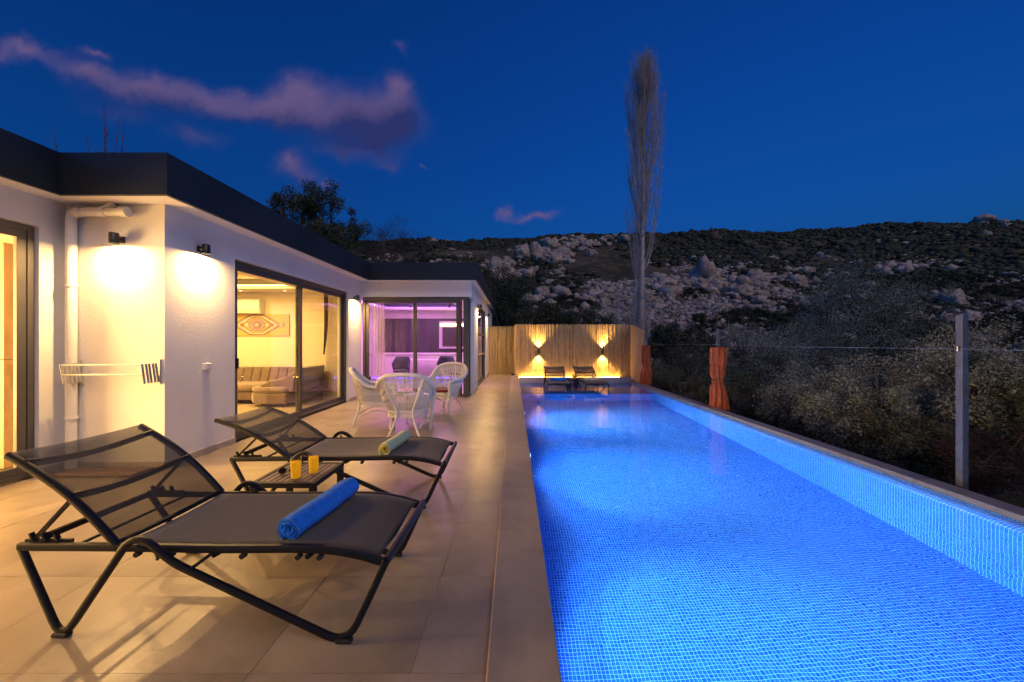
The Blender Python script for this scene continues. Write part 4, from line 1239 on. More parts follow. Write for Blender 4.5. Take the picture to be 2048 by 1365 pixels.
side_table(1.78, 11.9, LEDGE_Z + .002, 'dark slatted side table between the two distant loungers', w=0.27, d=0.40)

def juice_glass(x, y, z, label, r=0.036, h=0.15):
    t = thing('juice_glass', (x, y, z), 0, label, 'glass', 'glasses of orange juice')
    MB().lathe([(0, 0), (r * .86, 0), (r * .9, .004), (r, h), (r * .955, h), (r * .86, .010), (0, .010)], 24).build('tumbler', M['drink_glass'], t, world=False)
    MB().lathe([(0, .0115), (r * .84, .0115), (r * .935, h * .80), (0, h * .80)], 24).build('juice', M['juice'], t, world=False)
    return t
juice_glass(-1.505, 2.69, 0.40, 'glass of orange juice beside the sunglasses, nearer one on the table')
juice_glass(-1.438, 2.80, 0.40, 'glass of orange juice further back on the near side table')
juice_glass(1.80, 11.80, LEDGE_Z + .402, 'glass of orange juice on the distant side table', r=0.045, h=0.16)
t = thing('sunglasses', (-1.625, 2.80, 0.398), R(20), 'dark round sunglasses lying on the near side table', 'sunglasses')
for s in (-1, 1):
    c = Vector((s * 0.033, 0, 0.026))
    MB().tube([c + Vector((0.024 * math.cos(a), 0, 0.022 * math.sin(a))) for a in [2 * PI * k / 18 for k in range(18)]], 0.0032, 6, closed=True).build('rim', M['tortoise'], t, world=False)
    MB().add([c + Vector((0.023 * math.cos(2 * PI * k / 18), 0, 0.021 * math.sin(2 * PI * k / 18))) for k in range(18)], [tuple(range(18))]).build('lens', M['sunglass_lens'], t, world=False, solid=0.002)
    MB().tube(spline([(s * 0.058, 0, .034), (s * .062, .05, .03), (s * .060, .10, .020), (s * .055, .125, .004)], 4), 0.0026, 6).build('temple', M['tortoise'], t, world=False)
MB().tube([(-.010, 0, .032), (0, -.002, .036), (.010, 0, .032)], 0.003, 6).build('bridge', M['tortoise'], t, world=False)

# ------------------------------------------------------------------ rolled towels
def towel(x, y, z, rz, L, rad, m_out, m_in, label, seed):
    rr = random.Random(seed)
    t = thing('rolled_towel', (x, y, z), rz, label, 'towel', 'rolled towels on the loungers')
    turns = 3.3; th = rad / (turns + 0.6); n = 110
    prof = []
    for k in range(n + 1):
        a = k / n * turns * 2 * PI
        r = th * 0.5 + (rad - th * 0.9) * (k / n)
        r *= 1 + 0.03 * math.sin(a * 2 + seed) + 0.02 * math.sin(5 * a)
        prof.append((r * math.cos(a + 2.2), r * math.sin(a + 2.2) * 0.95, a))
    def ribbon(i0, i1, l0, l1, name, mat, extra=0.0):
        cols = 14
        half = th * 0.40
        rows_o, rows_i = [], []
        for i in range(i0, i1 + 1):
            px, pz, a = prof[i]
            nx, nz = math.cos(a + 2.2), math.sin(a + 2.2)
            ro, ri = [], []
            for j in range(cols + 1):
                q = j / cols
                wob = 0.004 * math.sin(9 * q + a) + 0.003 * math.sin(23 * q + 2 * a)
                el = 0.006 * math.sin(a * 1.3 + seed)
                yy_ = l0 + (l1 - l0) * q + (el if q < 0.5 else -el)
                rnd = 1.0 - 0.25 * (max(0, abs(2 * q - 1) - 0.92) / 0.08) ** 2
                ro.append((px + nx * (half * rnd + wob * .5), yy_, pz + nz * (half * rnd + wob * .5) + rad))
                ri.append((px - nx * half * rnd, yy_, pz - nz * half * rnd + rad))
            rows_o.append(ro); rows_i.append(ri)
        mb = MB()
        N = len(rows_o); C = cols + 1
        v = [p for r_ in rows_o for p in r_] + [p for r_ in rows_i for p in r_]
        off = N * C
        f = []
        for i in range(N - 1):
            for j in range(C - 1):
                a_, b_, c_, d_ = i * C + j, i * C + j + 1, (i + 1) * C + j + 1, (i + 1) * C + j
                f.append((a_, d_, c_, b_)); f.append((off + a_, off + b_, off + c_, off + d_))
            for j in (0, C - 1):
                a_, d_ = i * C + j, (i + 1) * C + j
                f.append((a_, off + a_, off + d_, d_) if j == 0 else (d_, off + d_, off + a_, a_))
        for i in (0, N - 1):
            for j in range(C - 1):
                a_, b_ = i * C + j, i * C + j + 1
                f.append((a_, b_, off + b_, off + a_) if i == 0 else (b_, a_, off + a_, off + b_))
        mb.add(v, f); mb.smooth = True
        return mb.build(name, mat, t, world=False)
    cut = int(n * 0.66)
    ribbon(0, cut, -L / 2, L / 2, 'inner_roll', m_in)
    ribbon(cut, n, -L / 2 + .006, L / 2 - .006, 'outer_wrap', m_out)
    return t
towel(-1.03, 2.11, 0.394, R(-6), 0.56, 0.066, M['towel_blue'], M['towel_blue'], 'rolled blue towel on the lounger nearest the camera', 1)
towel(-1.045, 3.46, 0.396, R(-5), 0.50, 0.060, M['towel_teal'], M['towel_yellow'], 'rolled pale teal towel showing a yellow end, on the second lounger', 2)
towel(1.28, 11.25, LEDGE_Z + .40, R(88), 0.46, 0.060, M['towel_blue'], M['towel_blue'], 'rolled blue towel on the distant left lounger', 3)
towel(2.26, 11.25, LEDGE_Z + .40, R(92), 0.46, 0.060, M['towel_cream'], M['towel_cream'], 'rolled cream towel on the distant right lounger', 4)

# ------------------------------------------------------------------ wicker armchairs and table
_WR = spline([(-.325, .29, .585), (-.345, .10, .605), (-.360, -.12, .635), (-.365, -.27, .755), (-.25, -.365, .865), (0, -.395, .895), (.25, -.365, .865), (.365, -.27, .755), (.360, -.12, .635), (.345, .10, .605), (.325, .29, .585)], 16)
_WB = spline([(-.25, .24, .37), (-.262, .10, .37), (-.262, -.06, .37), (-.235, -.17, .37), (-.13, -.235, .37), (0, -.25, .37), (.13, -.235, .37), (.235, -.17, .37), (.262, -.06, .37), (.262, .10, .37), (.25, .24, .37)], 16)
def wicker_curves(u):
    """u in 0..1 round the U from left front over the back to the right front; returns seat-level and rim points"""
    k = u * (len(_WR) - 1); i = min(int(k), len(_WR) - 2); f = k - i
    return _WB[i].lerp(_WB[i + 1], f), _WR[i].lerp(_WR[i + 1], f)
def make_wicker(label):
    t = thing('wicker_armchair', (0, 0, 0), 0, label, 'armchair', 'white wicker armchairs')
    NU = 56
    rim = [wicker_curves(i / NU)[1] for i in range(NU + 1)]
    MB().tube(rim, 0.030, 9).build('rim', M['wicker'], t, world=False)
    MB().tube([wicker_curves(i / NU)[0] for i in range(NU + 1)], 0.016, 7).build('seat_ring', M['wicker'], t, world=False)
    mb = MB()
    for i in range(0, NU + 1):
        b, tp = wicker_curves(i / NU)
        mid = (b + tp) / 2 + Vector((0, -0.012, 0))
        mb.tube([b, mid, tp], 0.0052, 5, cap=False)
    for r in range(1, 27):
        q = r / 27
        if r in (9, 10, 16, 17): continue          # open-work bands
        pts = []
        for i in range(NU * 2 + 1):
            b, tp = wicker_curves(i / (NU * 2))
            p = b.lerp(tp, q) + Vector((0, -0.012 * 4 * q * (1 - q), 0))
            out = (tp - b); out.z = 0
            if out.length > 1e-6: out.normalize()
            pts.append(p + out * (0.0045 * (1 if (i + r) % 2 else -1)))
        mb.tube(pts, 0.0062, 5, cap=False)
    w = mb.build('woven_shell', M['wicker'], t, world=False); 
    # the two bars that frame the back panel and run on down into the splayed rear legs
    for s in (-1, 1):
        top = wicker_curves(0.5 + s * 0.115)[1]; low = wicker_curves(0.5 + s * 0.085)[0]
        MB().tube(spline([top, (top + low) / 2 + Vector((0, -.018, 0)), low + Vector((0, -.02, -.04)), Vector((s * 0.225, -0.345, 0.0))], 6), 0.0165, 8).build('rear_leg', M['wicker'], t, world=False)
        f = wicker_curves(0.0 if s < 0 else 1.0)[1]
        MB().tube([f + Vector((0, 0, 0.0)), (f.x * 0.93, 0.27, 0.35), (f.x * 0.86, 0.27, 0.10), (f.x * 0.84, 0.275, 0.0)], [0.034, 0.030, 0.022, 0.020], 10).build('front_leg', M['wicker'], t, world=False)
        MB().tube(spline([(s * 0.26, 0.26, 0.16), (s * .24, 0.0, .24), (s * 0.2, -.27, 0.14)], 5), 0.010, 6).build('side_stretcher', M['wicker'], t, world=False)
    MB().tube(spline([(-0.27, 0.265, 0.16), (-.12, 0.25, .27), (0, .25, .29), (.12, .25, .27), (0.27, 0.265, 0.16)], 5), 0.010, 6).build('front_arch', M['wicker'], t, world=False)
    # apron below the seat
    ap = MB()
    for r in range(5):
        pts = []
        for i in range(65):
            u = i / 64
            if u < 0.8: b = wicker_curves(u / 0.8)[0]
            else: b = wicker_curves(1)[0].lerp(wicker_curves(0)[0], (u - .8) / .2)
            pts.append(b + Vector((0, 0, -0.012 - 0.017 * r)) + Vector((0.003, 0.003, 0)) * (1 if (i + r) % 2 else -1))
        ap.tube(pts, 0.0065, 5, cap=False)
    ap.build('apron', M['wicker'], t, world=False)
    st = MB()
    for k in range(24):
        x = -0.225 + 0.45 * k / 23
        yb = -0.22 * math.sqrt(max(0.02, 1 - (x / 0.26) ** 2))
        st.tube([(x, yb, .368 + .003 * (k % 2)), (x, 0.24, .368 + .003 * (k % 2))], 0.009, 5)
    st.build('seat', M['wicker'], t, world=False)
    mbk = MB().prism([(0.215 * math.copysign(abs(math.cos(a)) ** .6, math.cos(a)), 0.02 + 0.205 * math.copysign(abs(math.sin(a)) ** .6, math.sin(a))) for a in [2 * PI * k / 28 for k in range(28)]], 0.382, 0.43)
    mbk.build('cushion', M['cushion'], t, world=False, bevel=0.016)
    return t
def place(o, x, y, rz, label=None):
    o.location = (x, y, 0); o.rotation_euler = (0, 0, R(rz))
    if label: o['label'] = label
    return o
A = make_wicker('white wicker armchair turned with its back to the camera')
place(A, -1.53, 5.66, 4)
B = copy_tree(A); place(B, -2.30, 6.52, -72, 'white wicker armchair on the left, beside the living-room door')
Cc = copy_tree(A); place(Cc, -1.38, 7.62, 158, 'white wicker armchair facing the camera in front of the kitchen door')
for o in list(Cc.children):
    if o.name.startswith('cushion'): o.data = o.data.copy(); o.data.materials[0] = M['red_cushion']
t = thing('wicker_table', (-1.62, 6.72, 0), 0, 'low white wicker table with glass top between the armchairs', 'table')
MB().lathe([(0.0, 0.452), (0.29, 0.452), (0.295, 0.456), (0.29, 0.460), (0.0, 0.460)], 32).build('glass_top', M['drink_glass'], t, world=False)
MB().tube([(0.27 * math.cos(a), 0.27 * math.sin(a), .437) for a in [2 * PI * k / 32 for k in range(32)]], 0.014, 7, closed=True).build('rim', M['wicker'], t, world=False)
lat = MB()
for k in range(22):
    x = -0.25 + 0.5 * k / 21; y_ = math.sqrt(max(0, 0.265 ** 2 - x * x))
    lat.tube([(x, -y_, .434), (x, y_, .434)], 0.007, 5)
lat.build('woven_top', M['wicker'], t, world=False)
sk = MB()
for r in range(7):
    sk.tube([((0.262 - .006 * r) * math.cos(a), (0.262 - .006 * r) * math.sin(a), .42 - .019 * r + .002 * (k % 2)) for k, a in enumerate([2 * PI * q / 40 for q in range(40)])], 0.008, 5, closed=True)
sk.build('skirt', M['wicker'], t, world=False)
for k in range(4):
    a = PI / 4 + k * PI / 2
    MB().tube([(0.23 * math.cos(a), 0.23 * math.sin(a), .42), (0.20 * math.cos(a), 0.20 * math.sin(a), .2), (0.26 * math.cos(a), 0.26 * math.sin(a), 0)], [0.02, .017, .018], 8).build('leg', M['wicker'], t, world=False)
t = thing('flower_vase', (-1.60, 6.66, 0.461), 0, 'small white vase with yellow flowers on the wicker table', 'vase')
MB().lathe([(0, 0), (0.035, 0), (0.045, .04), (0.028, .09), (0.034, .105), (0.030, .105), (0.024, .09), (0, .09)], 18).build('vase', M['white_plastic'], t, world=False)
for k in range(7):
    a = k * 2.4; r = 0.012 + 0.006 * k
    p = Vector((r * math.cos(a), r * math.sin(a), .15 + .012 * (k % 3)))
    MB().tube([(0, 0, .09), p], 0.0022, 5).build('stem', M['dark_leaf'], t, world=False)
    pet = MB()
    for j in range(7):
        b = 2 * PI * j / 7
        d1 = Vector((math.cos(b), math.sin(b), 0.35)); d2 = Vector((-math.sin(b), math.cos(b), 0))
        pet.add([p, p + d1 * .014 + d2 * .006, p + d1 * .026, p + d1 * .014 - d2 * .006], [(0, 1, 2, 3)])
    pet.build('flower', M['yellow_petal'], t, world=False)

# ------------------------------------------------------------------ posts with wire and tied orange curtains on the outer pool side
PX = 4.135
def post(y, label):
    t = thing('fence_post', (PX, y, -0.05), 0, label, 'post', 'grey metal posts along the outer pool side')
    MB().box(-0.029, 0.029, -0.029, 0.029, 0, 1.645).build('shaft', M['post'], t, world=False, bevel=0.004)
    MB().box(-0.028, 0.028, -0.028, 0.028, 1.645, 1.65).build('cap', M['post'], t, world=False)
    MB().box(-0.075, 0.075, -0.075, 0.075, -0.001, 0.008).build('base_plate', M['post'], t, world=False)
    MB().tube([(-0.04, 0, 1.31), (-0.04, 0.0, 1.35)], 0.008, 8).build('wire_clip', M['wire'], t, world=False)
for y, lb in ((3.6, 'bare grey metal post nearest the camera on the outer pool edge'), (7.9, 'grey metal post standing out of the middle orange curtain'), (12.2, 'grey metal post beside the reed screen end, behind its orange curtain')):
    post(y, lb)
mb = MB().tube([(PX - 0.05, -2.0, 1.265), (PX - 0.05, 0.8, 1.262), (PX - 0.05, 3.6, 1.28), (PX - 0.05, 5.75, 1.268), (PX - 0.05, 7.9, 1.28), (PX - 0.05, 10.0, 1.27), (PX - 0.05, 12.2, 1.28)], 0.0022, 6)
tag(mb.build('wire', M['wire']), 'thin taut wire strung between the grey posts', 'wire')
def tied_curtain(y, label, seed):
    rr = random.Random(seed); ph = rr.random() * 6
    g = []
    nz, na = 30, 54
    for k in range(nz + 1):
        q = k / nz; z = 1.225 - q * 1.245
        w = 0.135 + 0.018 * math.sin(6 * q + ph) - 0.055 * math.exp(-((q - 0.55) / 0.06) ** 2) + 0.02 * q
        row = []
        for j in range(na):
            a = 2 * PI * j / na
            pl = 0.020 * math.sin(9 * a + 2.2 * math.sin(5 * q + ph) + ph) * (0.7 + 0.6 * q) + 0.010 * math.sin(17 * a + 8 * q)
            if q < 0.03: pl *= 0.5
            r = w + pl
            row.append((PX + 0.0 + r * math.cos(a) * 0.95 + 0.015 * math.sin(7 * q + ph), y + r * math.sin(a), z))
        row.append(row[0]); g.append(row)
    t = thing('tied_curtain', (PX, y, 0), 0, label, 'curtain', 'orange canvas curtains tied round the posts')
    m = MB().sheet(g); m.smooth = True
    m.build('cloth', M['orange_cloth'], t)
    q = 0.55; z = 1.225 - q * 1.245
    MB().tube([(PX + 0.105 * math.cos(a) + 0.015 * math.sin(7 * q + ph), y + 0.105 * math.sin(a), z + .01 * math.sin(a)) for a in [2 * PI * k / 24 for k in range(24)]], 0.012, 6, closed=True).build('tie', M['orange_cloth'], t)
tied_curtain(7.9, 'rust orange canvas curtain tied round the middle post', 3)
tied_curtain(12.2, 'rust orange canvas curtain tied beside the end of the reed screen', 5)
# ------------------------------------------------------------------ vegetation helpers
def leaf_cloud(rg, centers, radii, n_per, length, width, droop=0.0):
    """leaf quads scattered round clump centres -> verts, quads"""
    C = np.repeat(np.asarray(centers), n_per, axis=0); Rr = np.repeat(np.asarray(radii), n_per)
    n = len(C)
    d = rg.normal(size=(n, 3)); d /= np.linalg.norm(d, axis=1)[:, None]
    P = C + d * (Rr * rg.random(n) ** 0.45)[:, None]
    ax = rg.normal(size=(n, 3)); ax[:, 2] = ax[:, 2] * 0.7 - droop; ax += d * 0.6; ax /= np.linalg.norm(ax, axis=1)[:, None]
    sd = np.cross(ax, rg.normal(size=(n, 3))); sd /= np.maximum(np.linalg.norm(sd, axis=1), 1e-6)[:, None]
    L = length * rg.uniform(0.7, 1.3, n)[:, None]; W = width * rg.uniform(0.7, 1.3, n)[:, None]
    V = np.stack([P, P + ax * L * .5 + sd * W * .5, P + ax * L, P + ax * L * .5 - sd * W * .5], 1).reshape(-1, 3)
    Q = np.arange(4 * n).reshape(-1, 4)
    return V, Q

def tubes_np(paths, seg=5):
    """list of (points, radii) -> verts, quads"""
    V = []; Q = []; n0 = 0
    for pts, rad in paths:
        pts = np.asarray(pts, float)
        n = len(pts)
        t = np.gradient(pts, axis=0); t /= np.maximum(np.linalg.norm(t, axis=1), 1e-9)[:, None]
        ref = np.array([0.31, 0.95, 0.05]) if abs(t[0, 2]) > 0.6 else np.array([0.05, 0.1, 1.0])
        s = np.cross(t, ref); s /= np.maximum(np.linalg.norm(s, axis=1), 1e-9)[:, None]
        u = np.cross(t, s)
        an = 2 * np.pi * np.arange(seg) / seg
        rad = np.asarray(rad, float).reshape(-1, 1, 1)
        ring = pts[:, None, :] + rad * (np.cos(an)[None, :, None] * s[:, None, :] + np.sin(an)[None, :, None] * u[:, None, :])
        V.append(ring.reshape(-1, 3))
        for i in range(n - 1):
            for k in range(seg):
                Q.append((n0 + i * seg + k, n0 + i * seg + (k + 1) % seg, n0 + (i + 1) * seg + (k + 1) % seg, n0 + (i + 1) * seg + k))
        n0 += n * seg
    return np.concatenate(V), np.array(Q)

def tree(name, x, y, zb, zc, rx, ry, rz, label, cat, group, seed, leaf='olive_leaf', clumps=70, per=150, L=0.075, W=0.02, cr=0.34, trunk_r=0.11, lean=0.0, bark='bark', open_=0.25, droop=0.0):
    rg = np.random.default_rng(seed)
    t = thing(name, (x, y, zb), 0, label, cat, group)
    O = np.array([x, y, zb])
    cen = []
    while len(cen) < clumps:
        d = rg.normal(size=3); d /= np.linalg.norm(d)
        if d[2] < -0.75: continue
        r = rg.uniform(0.45, 1.0) ** 0.6
        lump = 1 + 0.28 * math.sin(3.1 * d[0] + seed) * math.cos(2.7 * d[1] - seed) + 0.15 * rg.normal()
        p = np.array([d[0] * rx, d[1] * ry, d[2] * rz]) * r * lump
        if rg.random() < open_ and abs(d[0] + 0.3 * math.sin(seed)) < 0.3: continue
        cen.append(p + np.array([x, y, zc]))
    cen = np.array(cen)
    V, Q = leaf_cloud(rg, cen - O, rg.uniform(0.55, 1.15, len(cen)) * cr, per, L, W, droop)
    np_mesh('crown', V, Q, M[leaf], t)
    # trunk, limbs to groups of clumps, twigs to each clump
    base = np.array([x, y, zb - 0.1]); fork = np.array([x + lean, y, zb + (zc - rz * 0.75 - zb) * 0.85])
    mid = (base + fork) / 2 + rg.normal(size=3) * 0.08
    paths = [(np.array([base, mid, fork]) - O, [trunk_r * 1.3, trunk_r, trunk_r * .85])]
    nl = 5
    ends = []
    for k in range(nl):
        a = 2 * math.pi * k / nl + rg.random()
        e = np.array([x + math.cos(a) * rx * .5, y + math.sin(a) * ry * .5, zc + rg.uniform(-.2, .35) * rz])
        m_ = (fork + e) / 2 + rg.normal(size=3) * 0.12 * rx
        paths.append((np.array([fork, m_, e]) - O, [trunk_r * .7, trunk_r * .45, trunk_r * .2])); ends.append((m_, e))
    for c in cen:
        k = int(np.argmin([np.linalg.norm(c - e) for _, e in ends])); m_, e = ends[k]
        s = m_ + (e - m_) * rg.uniform(.3, 1)
        paths.append((np.array([s, (s + c) / 2 + rg.normal(size=3) * .05 * rx, c]) - O, [trunk_r * .2, trunk_r * .13, trunk_r * .06]))
    V, Q = tubes_np(paths)
    np_mesh('trunk', V, Q, M[bark], t, smooth=True)
    return t
OG = 'olive trees on the bank outside the pool'
def olive(px, py, Y, rpx, rpy, label, seed, **kw):
    X = (px - VPX) * Y / F_PX; zc = CAM_H - (py - VPY) * Y / F_PX
    rx = rpx * Y / F_PX; rz = rpy * Y / F_PX
    args = dict(clumps=85, per=150, L=0.062, W=0.022, cr=0.155 * (rx + rz) * .75)
    args.update(kw); args['clumps'] = int(args['clumps'] * 1.35)
    return tree('olive_tree', X, Y, hz(X, Y), zc, rx, rx, rz, label, 'olive tree', OG, seed, **args)
olive(1512, 740, 13.0, 78, 92, 'olive tree with pale leaves just right of the middle orange curtain', 21, clumps=95)
olive(1700, 815, 8.5, 128, 88, 'low spreading olive with yellowish leaves directly behind the pool edge', 22, clumps=120, per=170)
olive(1722, 640, 17.0, 125, 105, 'tallest olive on the bank, rising highest above the wire', 23, clumps=120, per=150, L=0.085, W=0.028, trunk_r=.16)
olive(1975, 800, 7.5, 120, 125, 'dark olive right of the bare grey post', 24, clumps=110, per=170)
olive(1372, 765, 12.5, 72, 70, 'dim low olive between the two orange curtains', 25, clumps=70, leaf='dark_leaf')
olive(1622, 730, 15.0, 90, 85, 'olive half hidden behind the low spreading olive', 26, clumps=85)
olive(1850, 800, 11.0, 78, 55, 'olive seen under the wire left of the bare grey post', 27, clumps=70)
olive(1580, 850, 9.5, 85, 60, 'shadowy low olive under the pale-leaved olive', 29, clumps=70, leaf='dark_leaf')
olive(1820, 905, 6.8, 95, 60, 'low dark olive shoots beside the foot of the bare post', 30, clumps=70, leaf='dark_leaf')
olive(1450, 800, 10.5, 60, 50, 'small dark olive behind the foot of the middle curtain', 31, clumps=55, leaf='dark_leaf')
olive(1960, 930, 6.0, 110, 60, 'dry reddish shrub on the bank behind the bare post', 32, clumps=60, leaf='dry_leaf', L=0.11, W=0.008)
olive(2075, 860, 6.6, 80, 90, 'dark shrub at the right picture edge behind the coping', 33, clumps=70, leaf='dark_leaf')

# evergreens beside and behind the villa
EG = 'evergreen trees and shrubs behind the villa'
def ever(px, py, Y, rpx, rpy, label, seed, name='evergreen_tree', cat='tree', zbase=None, **kw):
    X = (px - VPX) * Y / F_PX; zc = CAM_H - (py - VPY) * Y / F_PX
    rx = rpx * Y / F_PX; rz = rpy * Y / F_PX
    a = dict(leaf='dark_leaf', clumps=45, per=170, L=0.16, W=0.05, cr=0.3 * (rx + rz) * .5, trunk_r=0.13); a.update(kw)
    return tree(name, X, Y, hz(X, Y) if zbase is None else zbase, zc, rx, rx, rz, label, cat, EG, seed, **a)
ever(582, 425, 21, 42, 48, 'left dark evergreen tree rising over the villa roof', 41, clumps=30, cr=.42)
ever(640, 402, 22, 42, 42, 'tallest dark evergreen tree over the villa roof with gaps in its crown', 42, clumps=24, cr=.44)
ever(655, 475, 21, 38, 26, 'small dark evergreen just above the roof edge', 43, clumps=22, cr=.4)
ever(690, 470, 24, 32, 36, 'dark evergreen to the right of the taller roof trees', 44, clumps=26, cr=.42)
ever(1000, 610, 24, 62, 58, 'dark rounded evergreen behind the narrow reed screen', 45, clumps=70, cr=.6)
ever(1068, 640, 27, 55, 30, 'low dark bush behind the left lamp of the reed screen', 46, name='evergreen_bush', cat='bush', clumps=50)
ever(1165, 645, 27, 60, 22, 'low dark bush behind the middle of the tall reed screen', 47, name='evergreen_bush', cat='bush', clumps=40)
ever(955, 575, 26, 40, 50, 'dark evergreen close to the villa roof corner', 48, clumps=45)
ever(1345, 690, 22, 50, 40, 'dim bush right of the reed screen end', 49, name='evergreen_bush', cat='bush', clumps=45)
ever(775, 495, 30, 55, 45, 'reddish brown leafless bush above the kitchen roof', 50, name='bare_bush', cat='bush', leaf='dry_leaf', clumps=50, per=120, L=0.3, W=0.014)

# ------------------------------------------------------------------ bare poplar
def poplar():
    rg = np.random.default_rng(5)
    Y0 = 25.0; X0 = (1275 - VPX) * Y0 / F_PX; zb = hz(X0, Y0); O = np.array([X0, Y0, zb])
    t = thing('poplar_tree', tuple(O), 0, 'tall slender leafless poplar behind the reed screen', 'poplar')
    H = 1.35 + 615 * Y0 / F_PX - zb
    paths = []; twigs = []
    def limb(p0, h, dx, dy, r0, wob, ntw, t0=0.12):
        n = 12; q = np.linspace(0, 1, n)
        pts = np.stack([p0[0] + dx * np.sqrt(q) + np.cumsum(rg.normal(0, wob, n)) * .5, p0[1] + dy * np.sqrt(q) + np.cumsum(rg.normal(0, wob, n)) * .5, p0[2] + h * q], 1)
        pts[0] = p0
        paths.append((pts, np.maximum(r0 * (1 - q) ** 0.8, 0.008)))
        for _ in range(ntw):
            s = rg.uniform(t0, 0.99); k = min(int(s * (n - 1)), n - 2)
            b = pts[k] + (pts[k + 1] - pts[k]) * (s * (n - 1) - k)
            a = rg.uniform(0, 2 * math.pi); L = rg.uniform(0.4, 1.3) * (1.1 - 0.5 * s); out = rg.uniform(0.12, 0.50) * L
            m_ = b + np.array([math.cos(a) * out * .75, math.sin(a) * out * .75, L * .5]); e = b + np.array([math.cos(a) * out, math.sin(a) * out, L])
            twigs.append((np.array([b, m_, e]), [0.008, 0.0055, 0.003]))
            for _k in range(4):
                f = rg.uniform(.15, .95); bb = b + (e - b) * f; a2 = rg.uniform(0, 2 * math.pi); l2 = rg.uniform(.2, .65)
                twigs.append((np.array([bb, bb + np.array([math.cos(a2) * l2 * .55, math.sin(a2) * l2 * .55, l2 * .85])]), [0.0045, 0.003]))
        return pts
    main = limb(np.array([0, 0, -0.3]), H * 0.94, 0.45, 0, 0.25, 0.012, 50, .45)
    limb(np.array([-0.30, 0.1, -0.3]), H * 0.52, 0.42, 0.1, 0.13, 0.012, 30, .3)
    env = lambda h: float(np.interp(h, [0.3, 0.42, 0.55, 0.68, 0.8, 0.9, 0.96, 1.0], [0.5, 1.0, 1.5, 1.75, 1.75, 1.4, 0.95, 0.4]))
    for k in range(64):
        s = 0.27 + 0.62 * rg.random() ** 0.85; j = min(int(s * 11), 10); f = s * 11 - j
        b0 = main[j] + (main[j + 1] - main[j]) * f
        top = min(rg.uniform(0.93, 1.0), s + rg.uniform(0.16, 0.42)); a = rg.uniform(0, 2 * math.pi); sp = env(top) * rg.uniform(.35, 1.0)
        limb(b0.copy(), (top - s) * H, math.cos(a) * sp, math.sin(a) * sp, 0.032, 0.012, 36)
    # thicket of upright suckers round the foot
    for k in range(40):
        a = rg.uniform(0, 2 * math.pi); r = rg.uniform(0.1, 1.3)
        limb(np.array([math.cos(a) * r, math.sin(a) * r, 0]), rg.uniform(3.0, 8.6) * (1.15 - .3 * r), math.cos(a) * rg.uniform(.05, .6), math.sin(a) * .4, 0.028, 0.015, 24, .2)
    V, Q = tubes_np(paths, 7)
    np_mesh('trunk', V, Q, M['poplar_bark'], t, smooth=True)
    V, Q = tubes_np(twigs, 3)
    o = np_mesh('twigs', V, Q, M['twig'], t); o['kind'] = 'stuff'
poplar()

def bare_shoots(px, Y, pts, label, seed):
    rg = np.random.default_rng(seed)
    X = (px - VPX) * Y / F_PX; zb = hz(X, Y)
    t = thing('bare_sapling', (X, Y, zb), 0, label, 'sapling')
    paths = []
    for (qx, qy) in pts:
        e = np.array([(qx - VPX) * Y / F_PX - X, rg.uniform(-.3, .3), CAM_H + (VPY - qy) * Y / F_PX - zb])
        m_ = e * 0.62 * np.array([.6, 1, 1]) + rg.normal(size=3) * .06
        paths.append((np.array([[0, 0, -.2], m_ * .5, m_, (m_ + e) / 2 + rg.normal(size=3) * .03, e]), [.05, .035, .022, .014, .006]))
        for _ in range(6):
            f = rg.uniform(.3, .9); b = m_ + (e - m_) * f
            paths.append((np.array([b, b + np.array([rg.normal() * .12, rg.normal() * .12, rg.uniform(.15, .4)])]), [.008, .004]))
    V, Q = tubes_np(paths, 4)
    np_mesh('stems', V, Q, M['red_twig'], t)
bare_shoots(205, 12.0, [(206, 205), (196, 208), (168, 268), (250, 240), (236, 235), (122, 262), (216, 262)], 'thin reddish leafless shoots sticking up over the left roof', 6)

# ------------------------------------------------------------------ limestone and scrub on the hillside (uncountable)
def ico(sub):
    bm = bmesh.new(); bmesh.ops.create_icosphere(bm, subdivisions=sub, radius=1.0)
    V = np.array([v.co[:] for v in bm.verts]); F = np.array([[v.index for v in f.verts] for f in bm.faces]); bm.free()
    return V, F
def scatter(name, pos, size, flat, sub, mat, seed, rough=0.3, sink=0.3):
    rg = np.random.default_rng(seed); V0, F0 = ico(sub); n = len(pos); m = len(V0); size = np.asarray(size)
    off = rg.uniform(0, 200, (n, 1))
    nz = 1 + rough * 3.2 * fbm(V0[None, :, 0] * 1.6 + off, V0[None, :, 1] * 1.6 + V0[None, :, 2] * 2.1 + off, 3) + rough * 0.35 * rg.normal(size=(n, m))
    a = rg.uniform(0, 2 * math.pi, (n, 1)); ca, sa = np.cos(a), np.sin(a)
    sx = (size * rg.uniform(.7, 1.4, n))[:, None]; sy = (size * rg.uniform(.7, 1.2, n))[:, None]; sz = (size * flat * rg.uniform(.7, 1.3, n))[:, None]
    WX = V0[None, :, 0] * nz * sx; WY = V0[None, :, 1] * nz * sy; WZ = V0[None, :, 2] * nz * sz
    out = np.stack([WX * ca - WY * sa, WX * sa + WY * ca, WZ + sz * (.5 - sink)], 2) + np.asarray(pos)[:, None, :]
    F = (F0[None] + (np.arange(n) * len(V0))[:, None, None]).reshape(-1, 3)
    return np_mesh(name, out.reshape(-1, 3), F, mat)
rg = np.random.default_rng(77)
def sample_hill(n, y0, y1, power=1.0):
    Yp = y0 + (y1 - y0) * rg.random(n) ** power
    Xp = Yp * rg.uniform(-0.62, 1.42, n)
    return Xp, Yp
def on_hill(Xp, Yp):
    return np.stack([Xp, Yp, hill(Xp, Yp)], 1)
